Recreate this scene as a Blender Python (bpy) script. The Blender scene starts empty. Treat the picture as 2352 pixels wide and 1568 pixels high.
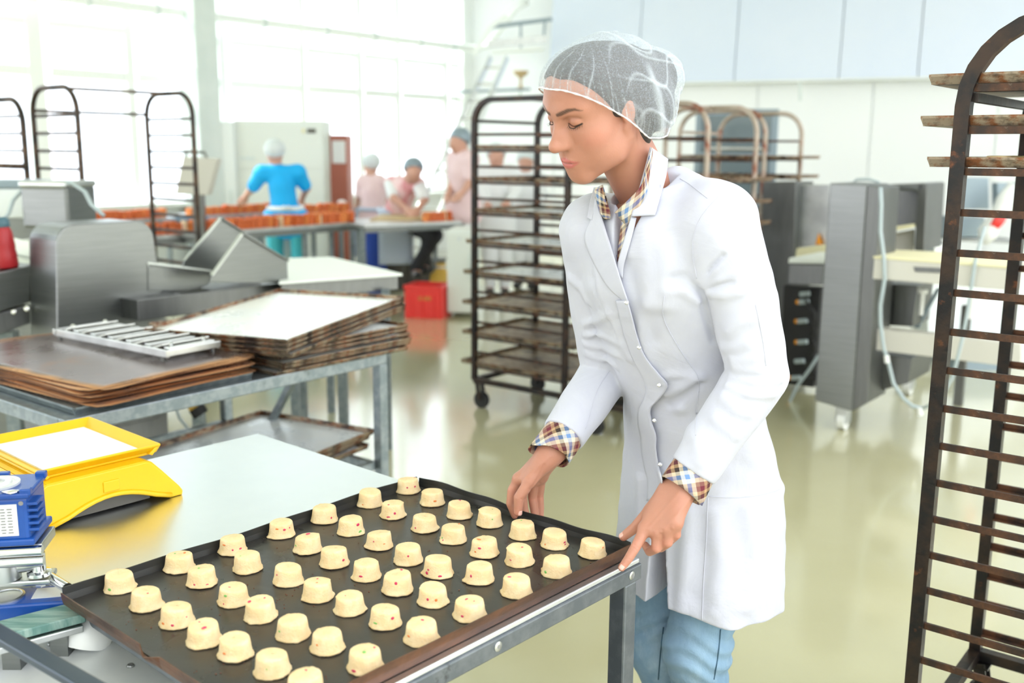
import bpy, math, random
import numpy as np
from mathutils import Vector, Matrix, Euler

# ---------------------------------------------------------------- camera, world, light
SC = bpy.context.scene
COL = SC.collection
R_ = math.radians
CAM_H, PITCH, ROLL, FPX = 1.52, R_(10.8), R_(0.4), 2300.0
cam_data = bpy.data.cameras.new('camera')
cam_data.sensor_width = 36.0
cam_data.lens = FPX / 2352 * 36.0
cam_data.clip_start = 0.05
cam_data.clip_end = 200
cam_data.dof.use_dof = True
cam_data.dof.focus_distance = 1.95
cam_data.dof.aperture_fstop = 2.8
cam = bpy.data.objects.new('camera', cam_data)
COL.objects.link(cam)
CAM_ROT = Matrix.Rotation(math.pi / 2 - PITCH, 3, 'X') @ Matrix.Rotation(ROLL, 3, 'Z')
cam.matrix_world = Matrix.Translation((0, 0, CAM_H)) @ CAM_ROT.to_4x4()
SC.camera = cam

world = bpy.data.worlds.new('daylight_sky')
SC.world = world
world.use_nodes = True
wbg = world.node_tree.nodes['Background']
wbg.inputs[0].default_value = (0.93, 0.945, 1.0, 1)
wbg.inputs[1].default_value = 1.75

sun_data = bpy.data.lights.new('sun', 'SUN')
sun_data.energy = 3.0
sun_data.angle = R_(2.0)
sun_data.color = (1.0, 0.95, 0.86)
sun = bpy.data.objects.new('sun', sun_data)
COL.objects.link(sun)
sun.rotation_euler = Vector((0.62, -0.20, -0.62)).to_track_quat('-Z', 'Y').to_euler()

SC.view_settings.view_transform = 'Standard'
SC.view_settings.look = 'None'
SC.view_settings.exposure = 1.14
SC.view_settings.gamma = 1.0
SC.view_settings.use_curve_mapping = False

# ---------------------------------------------------------------- helpers
TH = R_(38.3)
AX = Vector((math.sin(TH), math.cos(TH), 0))      # along the window wall, away from the camera
BX = Vector((math.cos(TH), -math.sin(TH), 0))     # across the hall
RZ = -TH                                          # rotation that puts local x on BX and local y on AX
UP = Vector((0, 0, 1))

def P(u, v, y=None, z=None):
    """a point of the place from where it is seen and its distance y or its height z"""
    d = CAM_ROT @ Vector(((u - 1176) / FPX, -(v - 784) / FPX, -1))
    s = y / d.y if y is not None else (z - CAM_H) / d.z
    return Vector((0, 0, CAM_H)) + d * s

def nd(nt, typ, **kw):
    n = nt.nodes.new(typ)
    for k, v in kw.items():
        if k in n.inputs: n.inputs[k].default_value = v
        else: setattr(n, k, v)
    return n

MATS = {}
def mat(name, col, rough=.5, metal=0.0, col2=None, scale=8.0, detail=5.0, ramp=(.42, .62), bump=0.0, bscale=None,
        stretch=None, spec=.5, col3=None, scale3=3.0, ramp3=(.55, .7), emit=0.0, sss=0.0, rough2=None, coat=0.0, sheen=0.0):
    m = bpy.data.materials.new(name); m.use_nodes = True
    nt = m.node_tree; L = nt.links
    b = nt.nodes['Principled BSDF']
    c4 = lambda c: (c[0], c[1], c[2], 1)
    b.inputs['Base Color'].default_value = c4(col)
    b.inputs['Roughness'].default_value = rough
    b.inputs['Metallic'].default_value = metal
    b.inputs['Specular IOR Level'].default_value = spec
    b.inputs['Coat Weight'].default_value = coat; b.inputs['Coat Roughness'].default_value = .10
    b.inputs['Sheen Weight'].default_value = sheen
    if sss:
        b.inputs['Subsurface Weight'].default_value = sss
        b.inputs['Subsurface Radius'].default_value = (.012, .005, .003)
        b.inputs['Subsurface Scale'].default_value = 1.0
    if emit:
        b.inputs['Emission Color'].default_value = c4(col)
        b.inputs['Emission Strength'].default_value = emit
    if col2 is not None or bump or rough2 is not None:
        tc = nd(nt, 'ShaderNodeTexCoord'); mp = nd(nt, 'ShaderNodeMapping')
        L.new(tc.outputs['Object'], mp.inputs[0])
        if stretch: mp.inputs['Scale'].default_value = stretch
        no = nd(nt, 'ShaderNodeTexNoise', Scale=scale, Detail=detail, Roughness=.62)
        L.new(mp.outputs[0], no.inputs['Vector'])
        rp = nd(nt, 'ShaderNodeValToRGB')
        rp.color_ramp.elements[0].position, rp.color_ramp.elements[1].position = ramp
        rp.color_ramp.elements[0].color = c4(col)
        rp.color_ramp.elements[1].color = c4(col2 if col2 is not None else col)
        L.new(no.outputs['Fac'], rp.inputs[0])
        out = rp.outputs[0]
        if col3 is not None:
            n3 = nd(nt, 'ShaderNodeTexNoise', Scale=scale3, Detail=6.0, Roughness=.65)
            L.new(mp.outputs[0], n3.inputs['Vector'])
            r3 = nd(nt, 'ShaderNodeValToRGB')
            r3.color_ramp.elements[0].position, r3.color_ramp.elements[1].position = ramp3
            r3.color_ramp.elements[0].color = (0, 0, 0, 1); r3.color_ramp.elements[1].color = (1, 1, 1, 1)
            L.new(n3.outputs['Fac'], r3.inputs[0])
            mx = nd(nt, 'ShaderNodeMix', data_type='RGBA')
            L.new(r3.outputs[0], mx.inputs[0]); L.new(out, mx.inputs[6]); mx.inputs[7].default_value = c4(col3)
            out = mx.outputs[2]
        L.new(out, b.inputs['Base Color'])
        if rough2 is not None:
            mr = nd(nt, 'ShaderNodeMapRange'); mr.inputs[1].default_value = .35; mr.inputs[2].default_value = .7
            mr.inputs[3].default_value = rough; mr.inputs[4].default_value = rough2
            L.new(no.outputs['Fac'], mr.inputs[0]); L.new(mr.outputs[0], b.inputs['Roughness'])
        if bump:
            src = no
            if bscale:
                src = nd(nt, 'ShaderNodeTexNoise', Scale=bscale, Detail=5.0, Roughness=.6)
                L.new(mp.outputs[0], src.inputs['Vector'])
            bp = nd(nt, 'ShaderNodeBump', Strength=min(1.0, bump), Distance=.01)
            L.new(src.outputs['Fac'], bp.inputs['Height']); L.new(bp.outputs[0], b.inputs['Normal'])
    MATS[name] = m
    return m

class MB:
    """collects geometry for one mesh"""
    def __init__(s): s.v = []; s.f = []
    def add(s, vs, fs):
        o = len(s.v); s.v += [tuple(p) for p in vs]; s.f += [tuple(i + o for i in f) for f in fs]; return s
    def box(s, c, d, rot=None):
        hx, hy, hz = d[0] / 2, d[1] / 2, d[2] / 2
        vs = [Vector((x, y, z)) for z in (-hz, hz) for y in (-hy, hy) for x in (-hx, hx)]
        if rot is not None:
            m = rot if isinstance(rot, Matrix) else Euler(rot).to_matrix()
            vs = [m @ p for p in vs]
        c = Vector(c)
        return s.add([p + c for p in vs], [(0, 2, 3, 1), (4, 5, 7, 6), (0, 1, 5, 4), (2, 6, 7, 3), (0, 4, 6, 2), (1, 3, 7, 5)])
    def bar(s, a, b, w, h=None, up=None):
        """a box bar from a to b, w wide and h high"""
        a, b = Vector(a), Vector(b); h = w if h is None else h
        d = (b - a); ln = d.length; d.normalize()
        up = Vector(up) if up is not None else (UP if abs(d.z) < .9 else Vector((1, 0, 0)))
        x = d.cross(up).normalized(); z = x.cross(d)
        m = Matrix((x, d, z)).transposed()
        return s.box((a + b) / 2, (w, ln, h), m)
    def tube(s, pts, r, seg=8, closed=False, cap=True, flat=None):
        pts = [Vector(p) for p in pts]; n = len(pts)
        rs = r if isinstance(r, (list, tuple)) else [r] * n
        vs = []; prev = None
        for i, p in enumerate(pts):
            if closed: t = pts[(i + 1) % n] - pts[i - 1]
            else: t = pts[min(i + 1, n - 1)] - pts[max(i - 1, 0)]
            t.normalize()
            if prev is None:
                ref = UP if abs(t.z) < .9 else Vector((1, 0, 0))
                x = t.cross(ref).normalized()
            else:
                x = (prev - t * prev.dot(t)).normalized()
            prev = x; yv = t.cross(x)
            for k in range(seg):
                a = 2 * math.pi * (k + .5) / seg
                fx, fy = (1, 1) if flat is None else flat
                vs.append(p + (x * math.cos(a) * fx + yv * math.sin(a) * fy) * rs[i])
        fs = []
        for i in range(n if closed else n - 1):
            j = (i + 1) % n
            for k in range(seg):
                l = (k + 1) % seg
                fs.append((i * seg + k, i * seg + l, j * seg + l, j * seg + k))
        if cap and not closed:
            fs.append(tuple(range(seg))[::-1]); fs.append(tuple((n - 1) * seg + k for k in range(seg)))
        return s.add(vs, fs)
    def lathe(s, prof, seg=24, c=(0, 0, 0), m=None):
        """prof: (radius, height) pairs from bottom to top"""
        c = Vector(c); vs = []; fs = []; n = len(prof)
        for r, z in prof:
            for k in range(seg):
                a = 2 * math.pi * k / seg
                p = Vector((r * math.cos(a), r * math.sin(a), z))
                vs.append((m @ p if m is not None else p) + c)
        for i in range(n - 1):
            for k in range(seg):
                l = (k + 1) % seg
                fs.append((i * seg + k, i * seg + l, (i + 1) * seg + l, (i + 1) * seg + k))
        fs.append(tuple(range(seg))[::-1]); fs.append(tuple((n - 1) * seg + k for k in range(seg)))
        return s.add(vs, fs)
    def cyl(s, a, b, r, seg=16, r2=None):
        return s.tube([a, b], [r, r if r2 is None else r2], seg)
    def prism(s, poly, off):
        """poly: 3-D points of a flat outline, swept by the vector off"""
        n = len(poly); off = Vector(off); poly = [Vector(p) for p in poly]
        vs = poly + [p + off for p in poly]
        nrm = Vector((0, 0, 0))
        for i in range(n): nrm += poly[i].cross(poly[(i + 1) % n])
        fs = [(i, (i + 1) % n, (i + 1) % n + n, i + n) for i in range(n)]
        fs += [tuple(range(n))[::-1], tuple(range(n, 2 * n))]
        if nrm.dot(off) < 0: fs = [f[::-1] for f in fs]
        return s.add(vs, fs)
    def grid(s, fn, nu, nv, closed_u=False):
        vs = [fn(i / (nu if closed_u else nu - 1), j / (nv - 1)) for j in range(nv) for i in range(nu)]
        fs = []
        for j in range(nv - 1):
            for i in range(nu if closed_u else nu - 1):
                k = (i + 1) % nu
                fs.append((j * nu + i, j * nu + k, (j + 1) * nu + k, (j + 1) * nu + i))
        return s.add(vs, fs)
    def mesh(s, name):
        me = bpy.data.meshes.new(name); me.from_pydata(s.v, [], s.f); me.update(); return me
    def build(s, name, material, parent=None, smooth=False, bevel=0.0, solid=0.0, seg=2, angle=None):
        o = obj(name, s.mesh(name), material, parent)
        if smooth:
            o.data.polygons.foreach_set('use_smooth', [True] * len(o.data.polygons))
            if angle is not None: o.data.set_sharp_from_angle(angle=R_(angle))
        if solid:
            md = o.modifiers.new('solid', 'SOLIDIFY'); md.thickness = solid; md.offset = 0
        if bevel:
            md = o.modifiers.new('bevel', 'BEVEL'); md.width = bevel; md.segments = seg; md.limit_method = 'ANGLE'
        return o

def obj(name, me, material, parent=None):
    o = bpy.data.objects.new(name, me)
    COL.objects.link(o)
    if material is not None and len(me.materials) == 0: me.materials.append(material)
    if parent is not None: o.parent = parent
    return o
def thing(name, label, cat, loc=(0, 0, 0), rotz=0.0, group=None):
    o = bpy.data.objects.new(name, None); COL.objects.link(o)
    o.empty_display_size = .05
    o.location = loc; o.rotation_euler = (0, 0, rotz)
    return tag(o, label, cat, group)
def tag(o, label, cat, group=None):
    o['label'] = label; o['category'] = cat
    if group: o['group'] = group
    return o
def struct(o): o['kind'] = 'structure'; return o
def place(o, loc, rotz=0.0): o.location = loc; o.rotation_euler = (0, 0, rotz); return o
def copy_tree(o, parent=None):
    c = o.copy(); COL.objects.link(c)
    c.parent = parent
    for ch in o.children: copy_tree(ch, c)
    return c
ORD = ['first', 'second', 'third', 'fourth', 'fifth', 'sixth', 'seventh', 'eighth', 'ninth', 'tenth', 'eleventh', 'twelfth']
def arc(c, r, a0, a1, n, ux, uy):
    return [Vector(c) + Vector(ux) * (r * math.cos(R_(a0 + (a1 - a0) * i / n))) + Vector(uy) * (r * math.sin(R_(a0 + (a1 - a0) * i / n))) for i in range(n + 1)]

# ---------------------------------------------------------------- materials
mat('floor_epoxy', (.50, .48, .29), .13, col2=(.55, .53, .34), scale=.7, ramp=(.3, .7), rough2=.19, spec=.9, coat=.8)
mat('wall_white', (.86, .90, .90), .6, col2=(.90, .93, .93), scale=1.2)
mat('wall_tile', (.92, .95, .97), .35, col2=(.94, .965, .98), scale=.8)
mat('soffit_blue', (.75, .83, .98), .5, col2=(.78, .85, .985), scale=.6)
mat('window_frame', (.90, .94, .93), .45)
mat('pale_column', (.66, .74, .73), .6, col2=(.72, .79, .78), scale=2)
mat('steel', (.21, .22, .218), .34, 1.0, col2=(.235, .245, .243), scale=4, stretch=(1, 1, 40))
mat('steel_dark', (.165, .17, .17), .40, 1.0, col2=(.19, .195, .195), scale=5, stretch=(12, 1, 1), rough2=.45)
mat('steel_light', (.52, .54, .54), .28, 1.0, col2=(.62, .64, .64), scale=9, rough2=.38)
mat('steel_sheet', (.76, .80, .84), .30, 1.0, col2=(.82, .86, .90), scale=3, ramp=(.35, .7), rough2=.38, bump=.02, bscale=3)
mat('frame_grey', (.13, .15, .17), .40, .6, col2=(.18, .20, .22), scale=22, col3=(.06, .065, .07), scale3=16, ramp3=(.64, .72))
mat('chrome', (.78, .79, .80), .14, 1.0)
mat('galvanised', (.20, .24, .26), .42, .7, col2=(.28, .32, .34), scale=30, col3=(.15, .17, .17), scale3=14, ramp3=(.62, .72))
mat('rack_iron', (.014, .013, .013), .36, .5, col2=(.040, .024, .016), scale=14, col3=(.17, .06, .022), scale3=26, ramp3=(.62, .76), bump=.1, bscale=60)
mat('rung_rust', (.032, .020, .015), .45, .4, col2=(.11, .045, .020), scale=18, col3=(.30, .26, .21), scale3=16, ramp3=(.60, .74), bump=.12, bscale=70)
mat('rack_pale', (.36, .30, .24), .45, .4, col2=(.52, .45, .38), scale=8, col3=(.22, .07, .035), scale3=4, ramp3=(.50, .60))
mat('rack_thin', (.028, .022, .018), .4, .5, col2=(.10, .06, .035), scale=9)
mat('tray_rust', (.30, .20, .11), .42, .35, col2=(.46, .35, .22), scale=14, col3=(.05, .03, .02), scale3=8, ramp3=(.50, .62), bump=.1, bscale=50)
mat('tray_edge', (.30, .24, .17), .46, .5, col2=(.20, .075, .028), scale=34, ramp=(.45, .60), col3=(.040, .026, .020), scale3=13, ramp3=(.47, .60), stretch=(1, 1, 1.6), bump=.1, bscale=60)
mat('tray_white_sheen', (.78, .82, .83), .24, .25, col2=(.86, .85, .80), scale=4, ramp=(.4, .7), rough2=.36)  # white reflection on the tray tops put into the base colour
mat('tray_black', (.028, .027, .025), .24, .15, col2=(.048, .044, .039), scale=5, ramp=(.35, .7), rough2=.36, col3=(.075, .045, .026), scale3=9, ramp3=(.66, .80), bump=.03, bscale=26)
mat('tray_side', (.060, .030, .018), .34, .35, col2=(.15, .062, .028), scale=9, ramp=(.4, .66), col3=(.30, .17, .10), scale3=22, ramp3=(.68, .76), stretch=(1, 1, 3), bump=.08, bscale=60)
mat('rim_black', (.018, .020, .021), .36, .1)
mat('copper_sheet', (.13, .095, .085), .24, .55, col2=(.26, .22, .22), scale=4, ramp=(.35, .7), col3=(.30, .16, .09), scale3=2.6, ramp3=(.58, .72), rough2=.36, bump=.06, bscale=9)
mat('copper_edge', (.045, .022, .016), .45, .4, col2=(.30, .13, .06), scale=9, ramp=(.55, .70))
mat('dough', (.84, .63, .34), .75, col2=(.88, .70, .42), scale=60, detail=6, bump=.28, bscale=240, spec=.25, sss=.08)
mat('candied_pink', (.62, .045, .12), .45)
mat('candied_green', (.20, .50, .12), .45)
mat('candied_orange', (.80, .22, .05), .45)
mat('crumb_brown', (.16, .045, .02), .7)
mat('yellow_plastic', (.76, .465, .004), .38, col2=(.79, .50, .006), scale=4, spec=.5)
mat('pan_white', (.80, .82, .82), .42, col2=(.86, .87, .86), scale=14)
mat('blue_enamel', (.006, .055, .27), .32, col2=(.010, .075, .33), scale=10, bump=.05, bscale=50)
mat('green_paint', (.10, .22, .19), .40, col2=(.30, .42, .37), scale=9, stretch=(1, 9, 1), ramp=(.45, .7), col3=(.12, .05, .035), scale3=7, ramp3=(.66, .72))
mat('dark_bar', (.055, .075, .10), .32, .6)
mat('plate_silver', (.64, .67, .67), .38, .25, col2=(.70, .72, .71), scale=6)
mat('print_blue', (.05, .15, .42), .5)
mat('print_dark', (.22, .22, .22), .6)
mat('black_rubber', (.018, .018, .02), .6)
mat('white_plastic', (.80, .82, .80), .4)
mat('belt_white', (.80, .85, .80), .5)
mat('belt_cream', (.82, .78, .50), .5)
mat('cream_metal', (.62, .61, .55), .45)
mat('red_plastic', (.62, .028, .025), .35)
mat('red_bottle', (.38, .012, .018), .42)
mat('cap_blue', (.06, .14, .18), .45)
mat('red_crate', (.85, .045, .04), .4)
mat('cabinet_pale', (.74, .79, .75), .5)
mat('cabinet_side', (.80, .86, .86), .5)
mat('door_brown', (.42, .13, .085), .55)
mat('orange_goods', (.72, .16, .03), .6, col2=(.50, .10, .03), scale=30)
mat('orange_goods_light', (.85, .27, .05), .6, col2=(.55, .14, .04), scale=30)
mat('cream_filling', (.85, .66, .42), .6)
mat('blue_bin', (.008, .05, .36), .45)
mat('dark_box', (.10, .095, .08), .6)
mat('cable_grey', (.42, .50, .52), .5)
mat('dark_glass', (.12, .16, .18), .12, spec=.8)
mat('oven_grey', (.26, .33, .38), .4, .2)
mat('orange_mark', (.85, .32, .01), .5)
mat('paper_white', (.82, .84, .84), .6)
mat('wood_board', (.62, .48, .27), .6, col2=(.50, .36, .18), scale=5, stretch=(1, 8, 1))
mat('yellow_sack', (.72, .45, .08), .6)
mat('skin', (.455, .210, .142), .44, col2=(.495, .235, .160), scale=16, ramp=(.3, .7), bump=.10, bscale=330, sss=.18, spec=.4)
mat('skin_far', (.60, .33, .25), .55)
mat('lip', (.50, .16, .15), .38, spec=.5)
mat('brow_hair', (.045, .026, .018), .6)
mat('hair_dark', (.030, .022, .020), .5, col2=(.055, .038, .03), scale=30, stretch=(1, 1, 12), bump=.3, bscale=50)
mat('eye_white', (.75, .74, .72), .2)
mat('eye_iris', (.035, .018, .01), .12)
mat('nail', (.74, .44, .37), .28)
mat('coat_cloth', (.555, .57, .66), .75, col2=(.575, .59, .67), scale=14, bump=.10, bscale=800, sheen=.15, spec=.2)
mat('cap_cloth', (.66, .72, .74), .7)
mat('blue_tunic', (.0, .42, .90), .65)
mat('teal_trousers', (.06, .50, .62), .7)
mat('pink_stripe', (.78, .33, .36), .7, col2=(.86, .62, .62), scale=14, stretch=(1, 1, .05), ramp=(.45, .55))
mat('pink_pale', (.82, .62, .64), .7)
mat('apron_white', (.84, .86, .88), .7)
mat('apron_blue', (.55, .63, .78), .7)
mat('black_trousers', (.02, .02, .028), .7)
mat('denim', (.17, .29, .42), .8, col2=(.26, .40, .53), scale=9, stretch=(1, 1, .5), ramp=(.35, .7), bump=.22, bscale=320, col3=(.50, .63, .72), scale3=5, ramp3=(.48, .75))
mat('denim_dark', (.03, .09, .14), .8, bump=.2, bscale=300, col2=(.05, .12, .18), scale=20)
mat('metal_snap', (.55, .56, .58), .25, 1.0)
mat('button_dark', (.05, .045, .03), .4)

def crumple(name, scale, dist):
    nt = MATS[name].node_tree; L = nt.links; b = nt.nodes['Principled BSDF']
    tc = nd(nt, 'ShaderNodeTexCoord'); n = nd(nt, 'ShaderNodeTexNoise', Scale=scale, Detail=4.0, Roughness=.5, Distortion=1.6)
    L.new(tc.outputs['Object'], n.inputs['Vector'])
    bp = nd(nt, 'ShaderNodeBump', Strength=.30, Distance=dist)
    L.new(n.outputs['Fac'], bp.inputs['Height'])
    old = b.inputs['Normal'].links[0].from_node
    L.new(bp.outputs[0], old.inputs['Normal'])
crumple('coat_cloth', 7.0, .016)
crumple('denim', 22.0, .008)
def burnt_edge(name, col):
    nt = MATS[name].node_tree; L = nt.links; b = nt.nodes['Principled BSDF']
    tc = nd(nt, 'ShaderNodeTexCoord'); sp = nd(nt, 'ShaderNodeSeparateXYZ'); L.new(tc.outputs['Generated'], sp.inputs[0])
    ds = []
    for k in (0, 1):
        s = nd(nt, 'ShaderNodeMath', operation='SUBTRACT'); s.inputs[1].default_value = .5; L.new(sp.outputs[k], s.inputs[0])
        a = nd(nt, 'ShaderNodeMath', operation='ABSOLUTE'); L.new(s.outputs[0], a.inputs[0]); ds.append(a.outputs[0])
    m = nd(nt, 'ShaderNodeMath', operation='MAXIMUM'); L.new(ds[0], m.inputs[0]); L.new(ds[1], m.inputs[1])
    n = nd(nt, 'ShaderNodeTexNoise', Scale=7.0, Detail=5.0); L.new(tc.outputs['Object'], n.inputs['Vector'])
    mm = nd(nt, 'ShaderNodeMath', operation='MULTIPLY_ADD'); mm.inputs[1].default_value = .16; L.new(n.outputs['Fac'], mm.inputs[0]); L.new(m.outputs[0], mm.inputs[2])
    r = nd(nt, 'ShaderNodeMapRange'); r.inputs[1].default_value = .51; r.inputs[2].default_value = .57; L.new(mm.outputs[0], r.inputs[0])
    mx = nd(nt, 'ShaderNodeMix', data_type='RGBA'); mx.inputs[7].default_value = (*col, 1)
    L.new(r.outputs[0], mx.inputs[0]); L.new(b.inputs['Base Color'].links[0].from_socket, mx.inputs[6]); L.new(mx.outputs[2], b.inputs['Base Color'])
burnt_edge('copper_sheet', (.52, .27, .13))
def glass_mat():
    m = bpy.data.materials.new('window_glass'); m.use_nodes = True
    nt = m.node_tree; nt.nodes.clear()
    o = nd(nt, 'ShaderNodeOutputMaterial'); t = nd(nt, 'ShaderNodeBsdfTransparent'); g = nd(nt, 'ShaderNodeBsdfGlossy', Roughness=.02)
    t.inputs[0].default_value = (.95, .99, 1, 1)
    mx = nd(nt, 'ShaderNodeMixShader'); mx.inputs[0].default_value = .06
    nt.links.new(t.outputs[0], mx.inputs[1]); nt.links.new(g.outputs[0], mx.inputs[2]); nt.links.new(mx.outputs[0], o.inputs[0])
    MATS['window_glass'] = m
glass_mat()
# ---------------------------------------------------------------- the hall
rng = random.Random(4)
KX, KY = -0.745, 16.0                                 # the corner where window wall and back wall meet
K = Vector((KX, KY, 0))
CEIL = 4.6
MB().box((4, 8, -.05), (44, 44, .1)).build('floor', MATS['floor_epoxy'])
struct(bpy.data.objects['floor'])
o = MB().box((5.4, -10, CEIL + .1), (11.4, 25, .2)).build('unseen_ceiling', MATS['wall_white'])   # unseen roof, its width chosen for the light; left open to the sky beyond
place(struct(o), K, RZ)

# window wall: local x = into the hall (BX), local y = along AX, origin at the corner
wl = MB()
wl.box((-.15, -8.0, .43), (.3, 16, .86))
wl.box((-.15, -8.0, 4.35), (.3, 16, .5))
place(struct(wl.build('wall_left', MATS['wall_white'])), K, RZ)
EDGES = [-15.4, -13.0, -10.6, -8.2, -6.79, -5.73, -4.51, -3.29, -2.28, -1.54, -.52, -.02]
ROWS = [.86, 2.29, 2.78, 3.9, 4.1]
mull = {}
for i in range(len(EDGES) - 1):
    y0, y1 = EDGES[i], EDGES[i + 1]
    w = bpy.data.objects.new('window_%d' % (i + 1), None); COL.objects.link(w); struct(w)
    place(w, K + AX * ((y0 + y1) / 2), RZ)
    hw = (y1 - y0) / 2
    mw = .16 if i == 4 else .095
    MB().box((0, -hw, 2.48), (.12, mw, 3.24)).build('mullion', MATS['window_frame'], w)
    for k, z in enumerate(ROWS):
        th = .10 if k in (0, 1) else .075
        MB().box((0, mw / 2, z), (.10, 2 * hw - mw, th)).build('transom', MATS['window_frame'], w)
    for k in range(4):
        z0, z1 = ROWS[k] + .03, ROWS[k + 1] - .03
        MB().box((-.01, mw / 2, (z0 + z1) / 2), (.008, 2 * hw - mw, z1 - z0)).build('pane', MATS['window_glass'], w)
# pale concrete column standing before the windows
o = MB().box((.30, -5.02, CEIL / 2), (.36, .30, CEIL)).build('trim_1', MATS['pale_column'], bevel=.01); place(struct(o), K, RZ)
o = MB().box((.06, -.06, CEIL / 2), (.14, .30, CEIL)).build('trim_2', MATS['window_frame']); place(struct(o), K, RZ)
MB().box((0.10, -8, .88), (.26, 16, .04)).build('trim_3', MATS['wall_white']); place(struct(bpy.data.objects['trim_3']), K, RZ)

# unseen walls behind and beside the camera, added to cut the frontal fill
o = MB().box((0, -7.5, CEIL / 2), (34, .3, CEIL)).build('unseen_wall_front', MATS['wall_white']); place(struct(o), (4, 0, 0), 0)
o = MB().box((0, 0, CEIL / 2), (.3, 26, CEIL)).build('unseen_wall_right', MATS['wall_white']); place(struct(o), (9.5, 2, 0), 0)

# heating pipe along the windows, bending into the corner
hp = thing('heating_pipe', 'thick pale pipe running along the tall windows into the corner', 'pipe', K, RZ)
MB().tube([(.26, y, 3.02) for y in (-12, -9, -6, -3, -.4)] + [(.34, -.16, 3.02), (.52, -.10, 3.06), (1.1, -.16, 3.55), (1.3, -.16, 3.62)], .055, 10).build('pipe', MATS['window_frame'], hp, smooth=True)
for y in (-6.3, -5.5, -4.05, -3.05, -2.2, -1.3, -.6):
    MB().tube([(.26, y - .02, 3.02), (.26, y + .02, 3.02)], .07, 10).build('clamp', MATS['pale_column'], hp)
    MB().bar((.26, y, 3.02), (.05, y, 3.02), .03).build('bracket', MATS['pale_column'], hp)

# back wall with the panelled bulkhead above it
WA = math.atan2(-.41, .91)
wb = MB().box((8, .15, CEIL / 2), (16, .3, CEIL)).build('wall_back', MATS['wall_tile']); place(struct(wb), K, WA)
for i in range(7):                                     # tall wall panels with recessed joints
    MB().box((.75 + i * 1.5, -.012, 1.22), (1.485, .024, 2.44)).build('panel', MATS['wall_tile'], wb)
sf = bpy.data.objects.new('trim_4', None); COL.objects.link(sf); struct(sf); place(sf, K, WA)
x = 1.55
for i, wd in enumerate((1.35, 1.35, 1.35, .95, 1.35, 1.35, 1.35, 1.35)):
    MB().prism([(x + wd / 2 + sx, -.40 + (0 if z < 3 else .25), z) for sx, z in ((-wd / 2, 2.46), (wd / 2 - .012, 2.46), (wd / 2 - .012, 4.6), (-wd / 2, 4.6))], (0, .1, 0)).build('panel', MATS['soffit_blue'], sf)
    x += wd
MB().box((6.9, -.18, 2.45), (10.7, .42, .03)).build('ledge', MATS['wall_white'], sf)

# ---------------------------------------------------------------- front work table, tray and dough pieces
TO = Vector((.253, 1.809, 0)); TRZ = -R_(41.7)
def TL(x, y, z=0): return TO + Matrix.Rotation(TRZ, 3, 'Z') @ Vector((x, y, z))
tb = thing('work_table', 'steel sheet worktable with angle iron frame under the black tray', 'table', TO, TRZ)
MB().box((-.635, -.405, .749), (1.262, .802, .010)).build('table_top', MATS['steel_sheet'], tb, bevel=.002)
for nm, a, b in (('rail', (-.017, -.92, .728), (-.017, 0, .728)), ('rail', (-1.24, -.017, .728), (-.036, -.017, .728)), ('rail', (-1.25, -.80, .728), (-1.25, -.036, .728)), ('rail', (-1.23, -.79, .728), (-.036, -.79, .728))):
    MB().bar(a, b, .034, .032).build(nm, MATS['frame_grey'], tb, bevel=.003)
for x, y in ((-.022, -.030), (-1.245, -.022), (-.022, -.90), (-1.245, -.78)):
    MB().box((x, y, .356), (.038, .038, .712)).build('leg', MATS['frame_grey'], tb, bevel=.004)
for y in (-.035, -.41, -.76):
    m = Matrix.Rotation(R_(90), 3, 'Y')
    r = MB().lathe([(.0085, 0), (.0085, .0016), (.006, .0026)], 16, (.0, y, .730), m).build('rivet', MATS['steel_light'], tb, smooth=True, angle=40)
    MB().lathe([(.0035, .0026), (.0032, .0032)], 12, (.0, y, .730), m).build('rivet_core', MATS['print_dark'], r)
MB().box((-.63, -.42, .25), (1.20, .78, .008)).build('lower_shelf', MATS['steel_dark'], tb)

TZ = .7555
tray = thing('baking_tray', 'large black baking tray holding rows of dough pieces, gripped by the woman', 'tray', TL(-.317, -.425, TZ), TRZ)
w2, d2 = .295, .41
MB().box((0, 0, .0025), (2 * w2 - .004, 2 * d2 - .004, .004)).build('tray_floor', MATS['tray_black'], tray)
def rim(a, b, out, h, notch=None, wav=.0012, seed=0):
    """one folded-up rim from a to b, flaring outwards"""
    rr = random.Random(seed); a, b, out = Vector(a), Vector(b), Vector(out); n = 40; ph = rr.random() * 6
    m = MB(); rows = []
    for i in range(n + 1):
        t = i / n; p = a.lerp(b, t)
        dz = wav * math.sin(9 * t + ph) + wav * .7 * math.sin(23 * t + 2 * ph)
        hh = h + dz; o = .004 + .6 * dz
        if notch and abs(t - notch) < .05:
            k = 1 - abs(t - notch) / .05; hh -= h * .35 * k; o += .010 * k
        rows.append([p + out * -.0015 + UP * .001, p + out * (o * .6) + UP * (hh * .55), p + out * o + UP * hh, p + out * (o + .0022) + UP * hh, p + out * (o * .6 + .0026) + UP * (hh * .5), p + out * .0022 + UP * 0])
    k = 6
    m.v = [tuple(q) for r in rows for q in r]
    for i in range(n):
        for j in range(k):
            l = (j + 1) % k
            m.f.append((i * k + j, i * k + l, (i + 1) * k + l, (i + 1) * k + j)[::-1])
    m.f.append(tuple(range(k))); m.f.append(tuple(n * k + j for j in range(k))[::-1])
    return m
RH = .025
rim((-w2, -d2, 0), (-w2, d2, 0), (-1, 0, 0), RH + .001, seed=1).build('rim', MATS['rim_black'], tray)
rim((-w2, d2, 0), (w2, d2, 0), (0, 1, 0), RH, seed=2, wav=.002).build('rim', MATS['rim_black'], tray)
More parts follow.
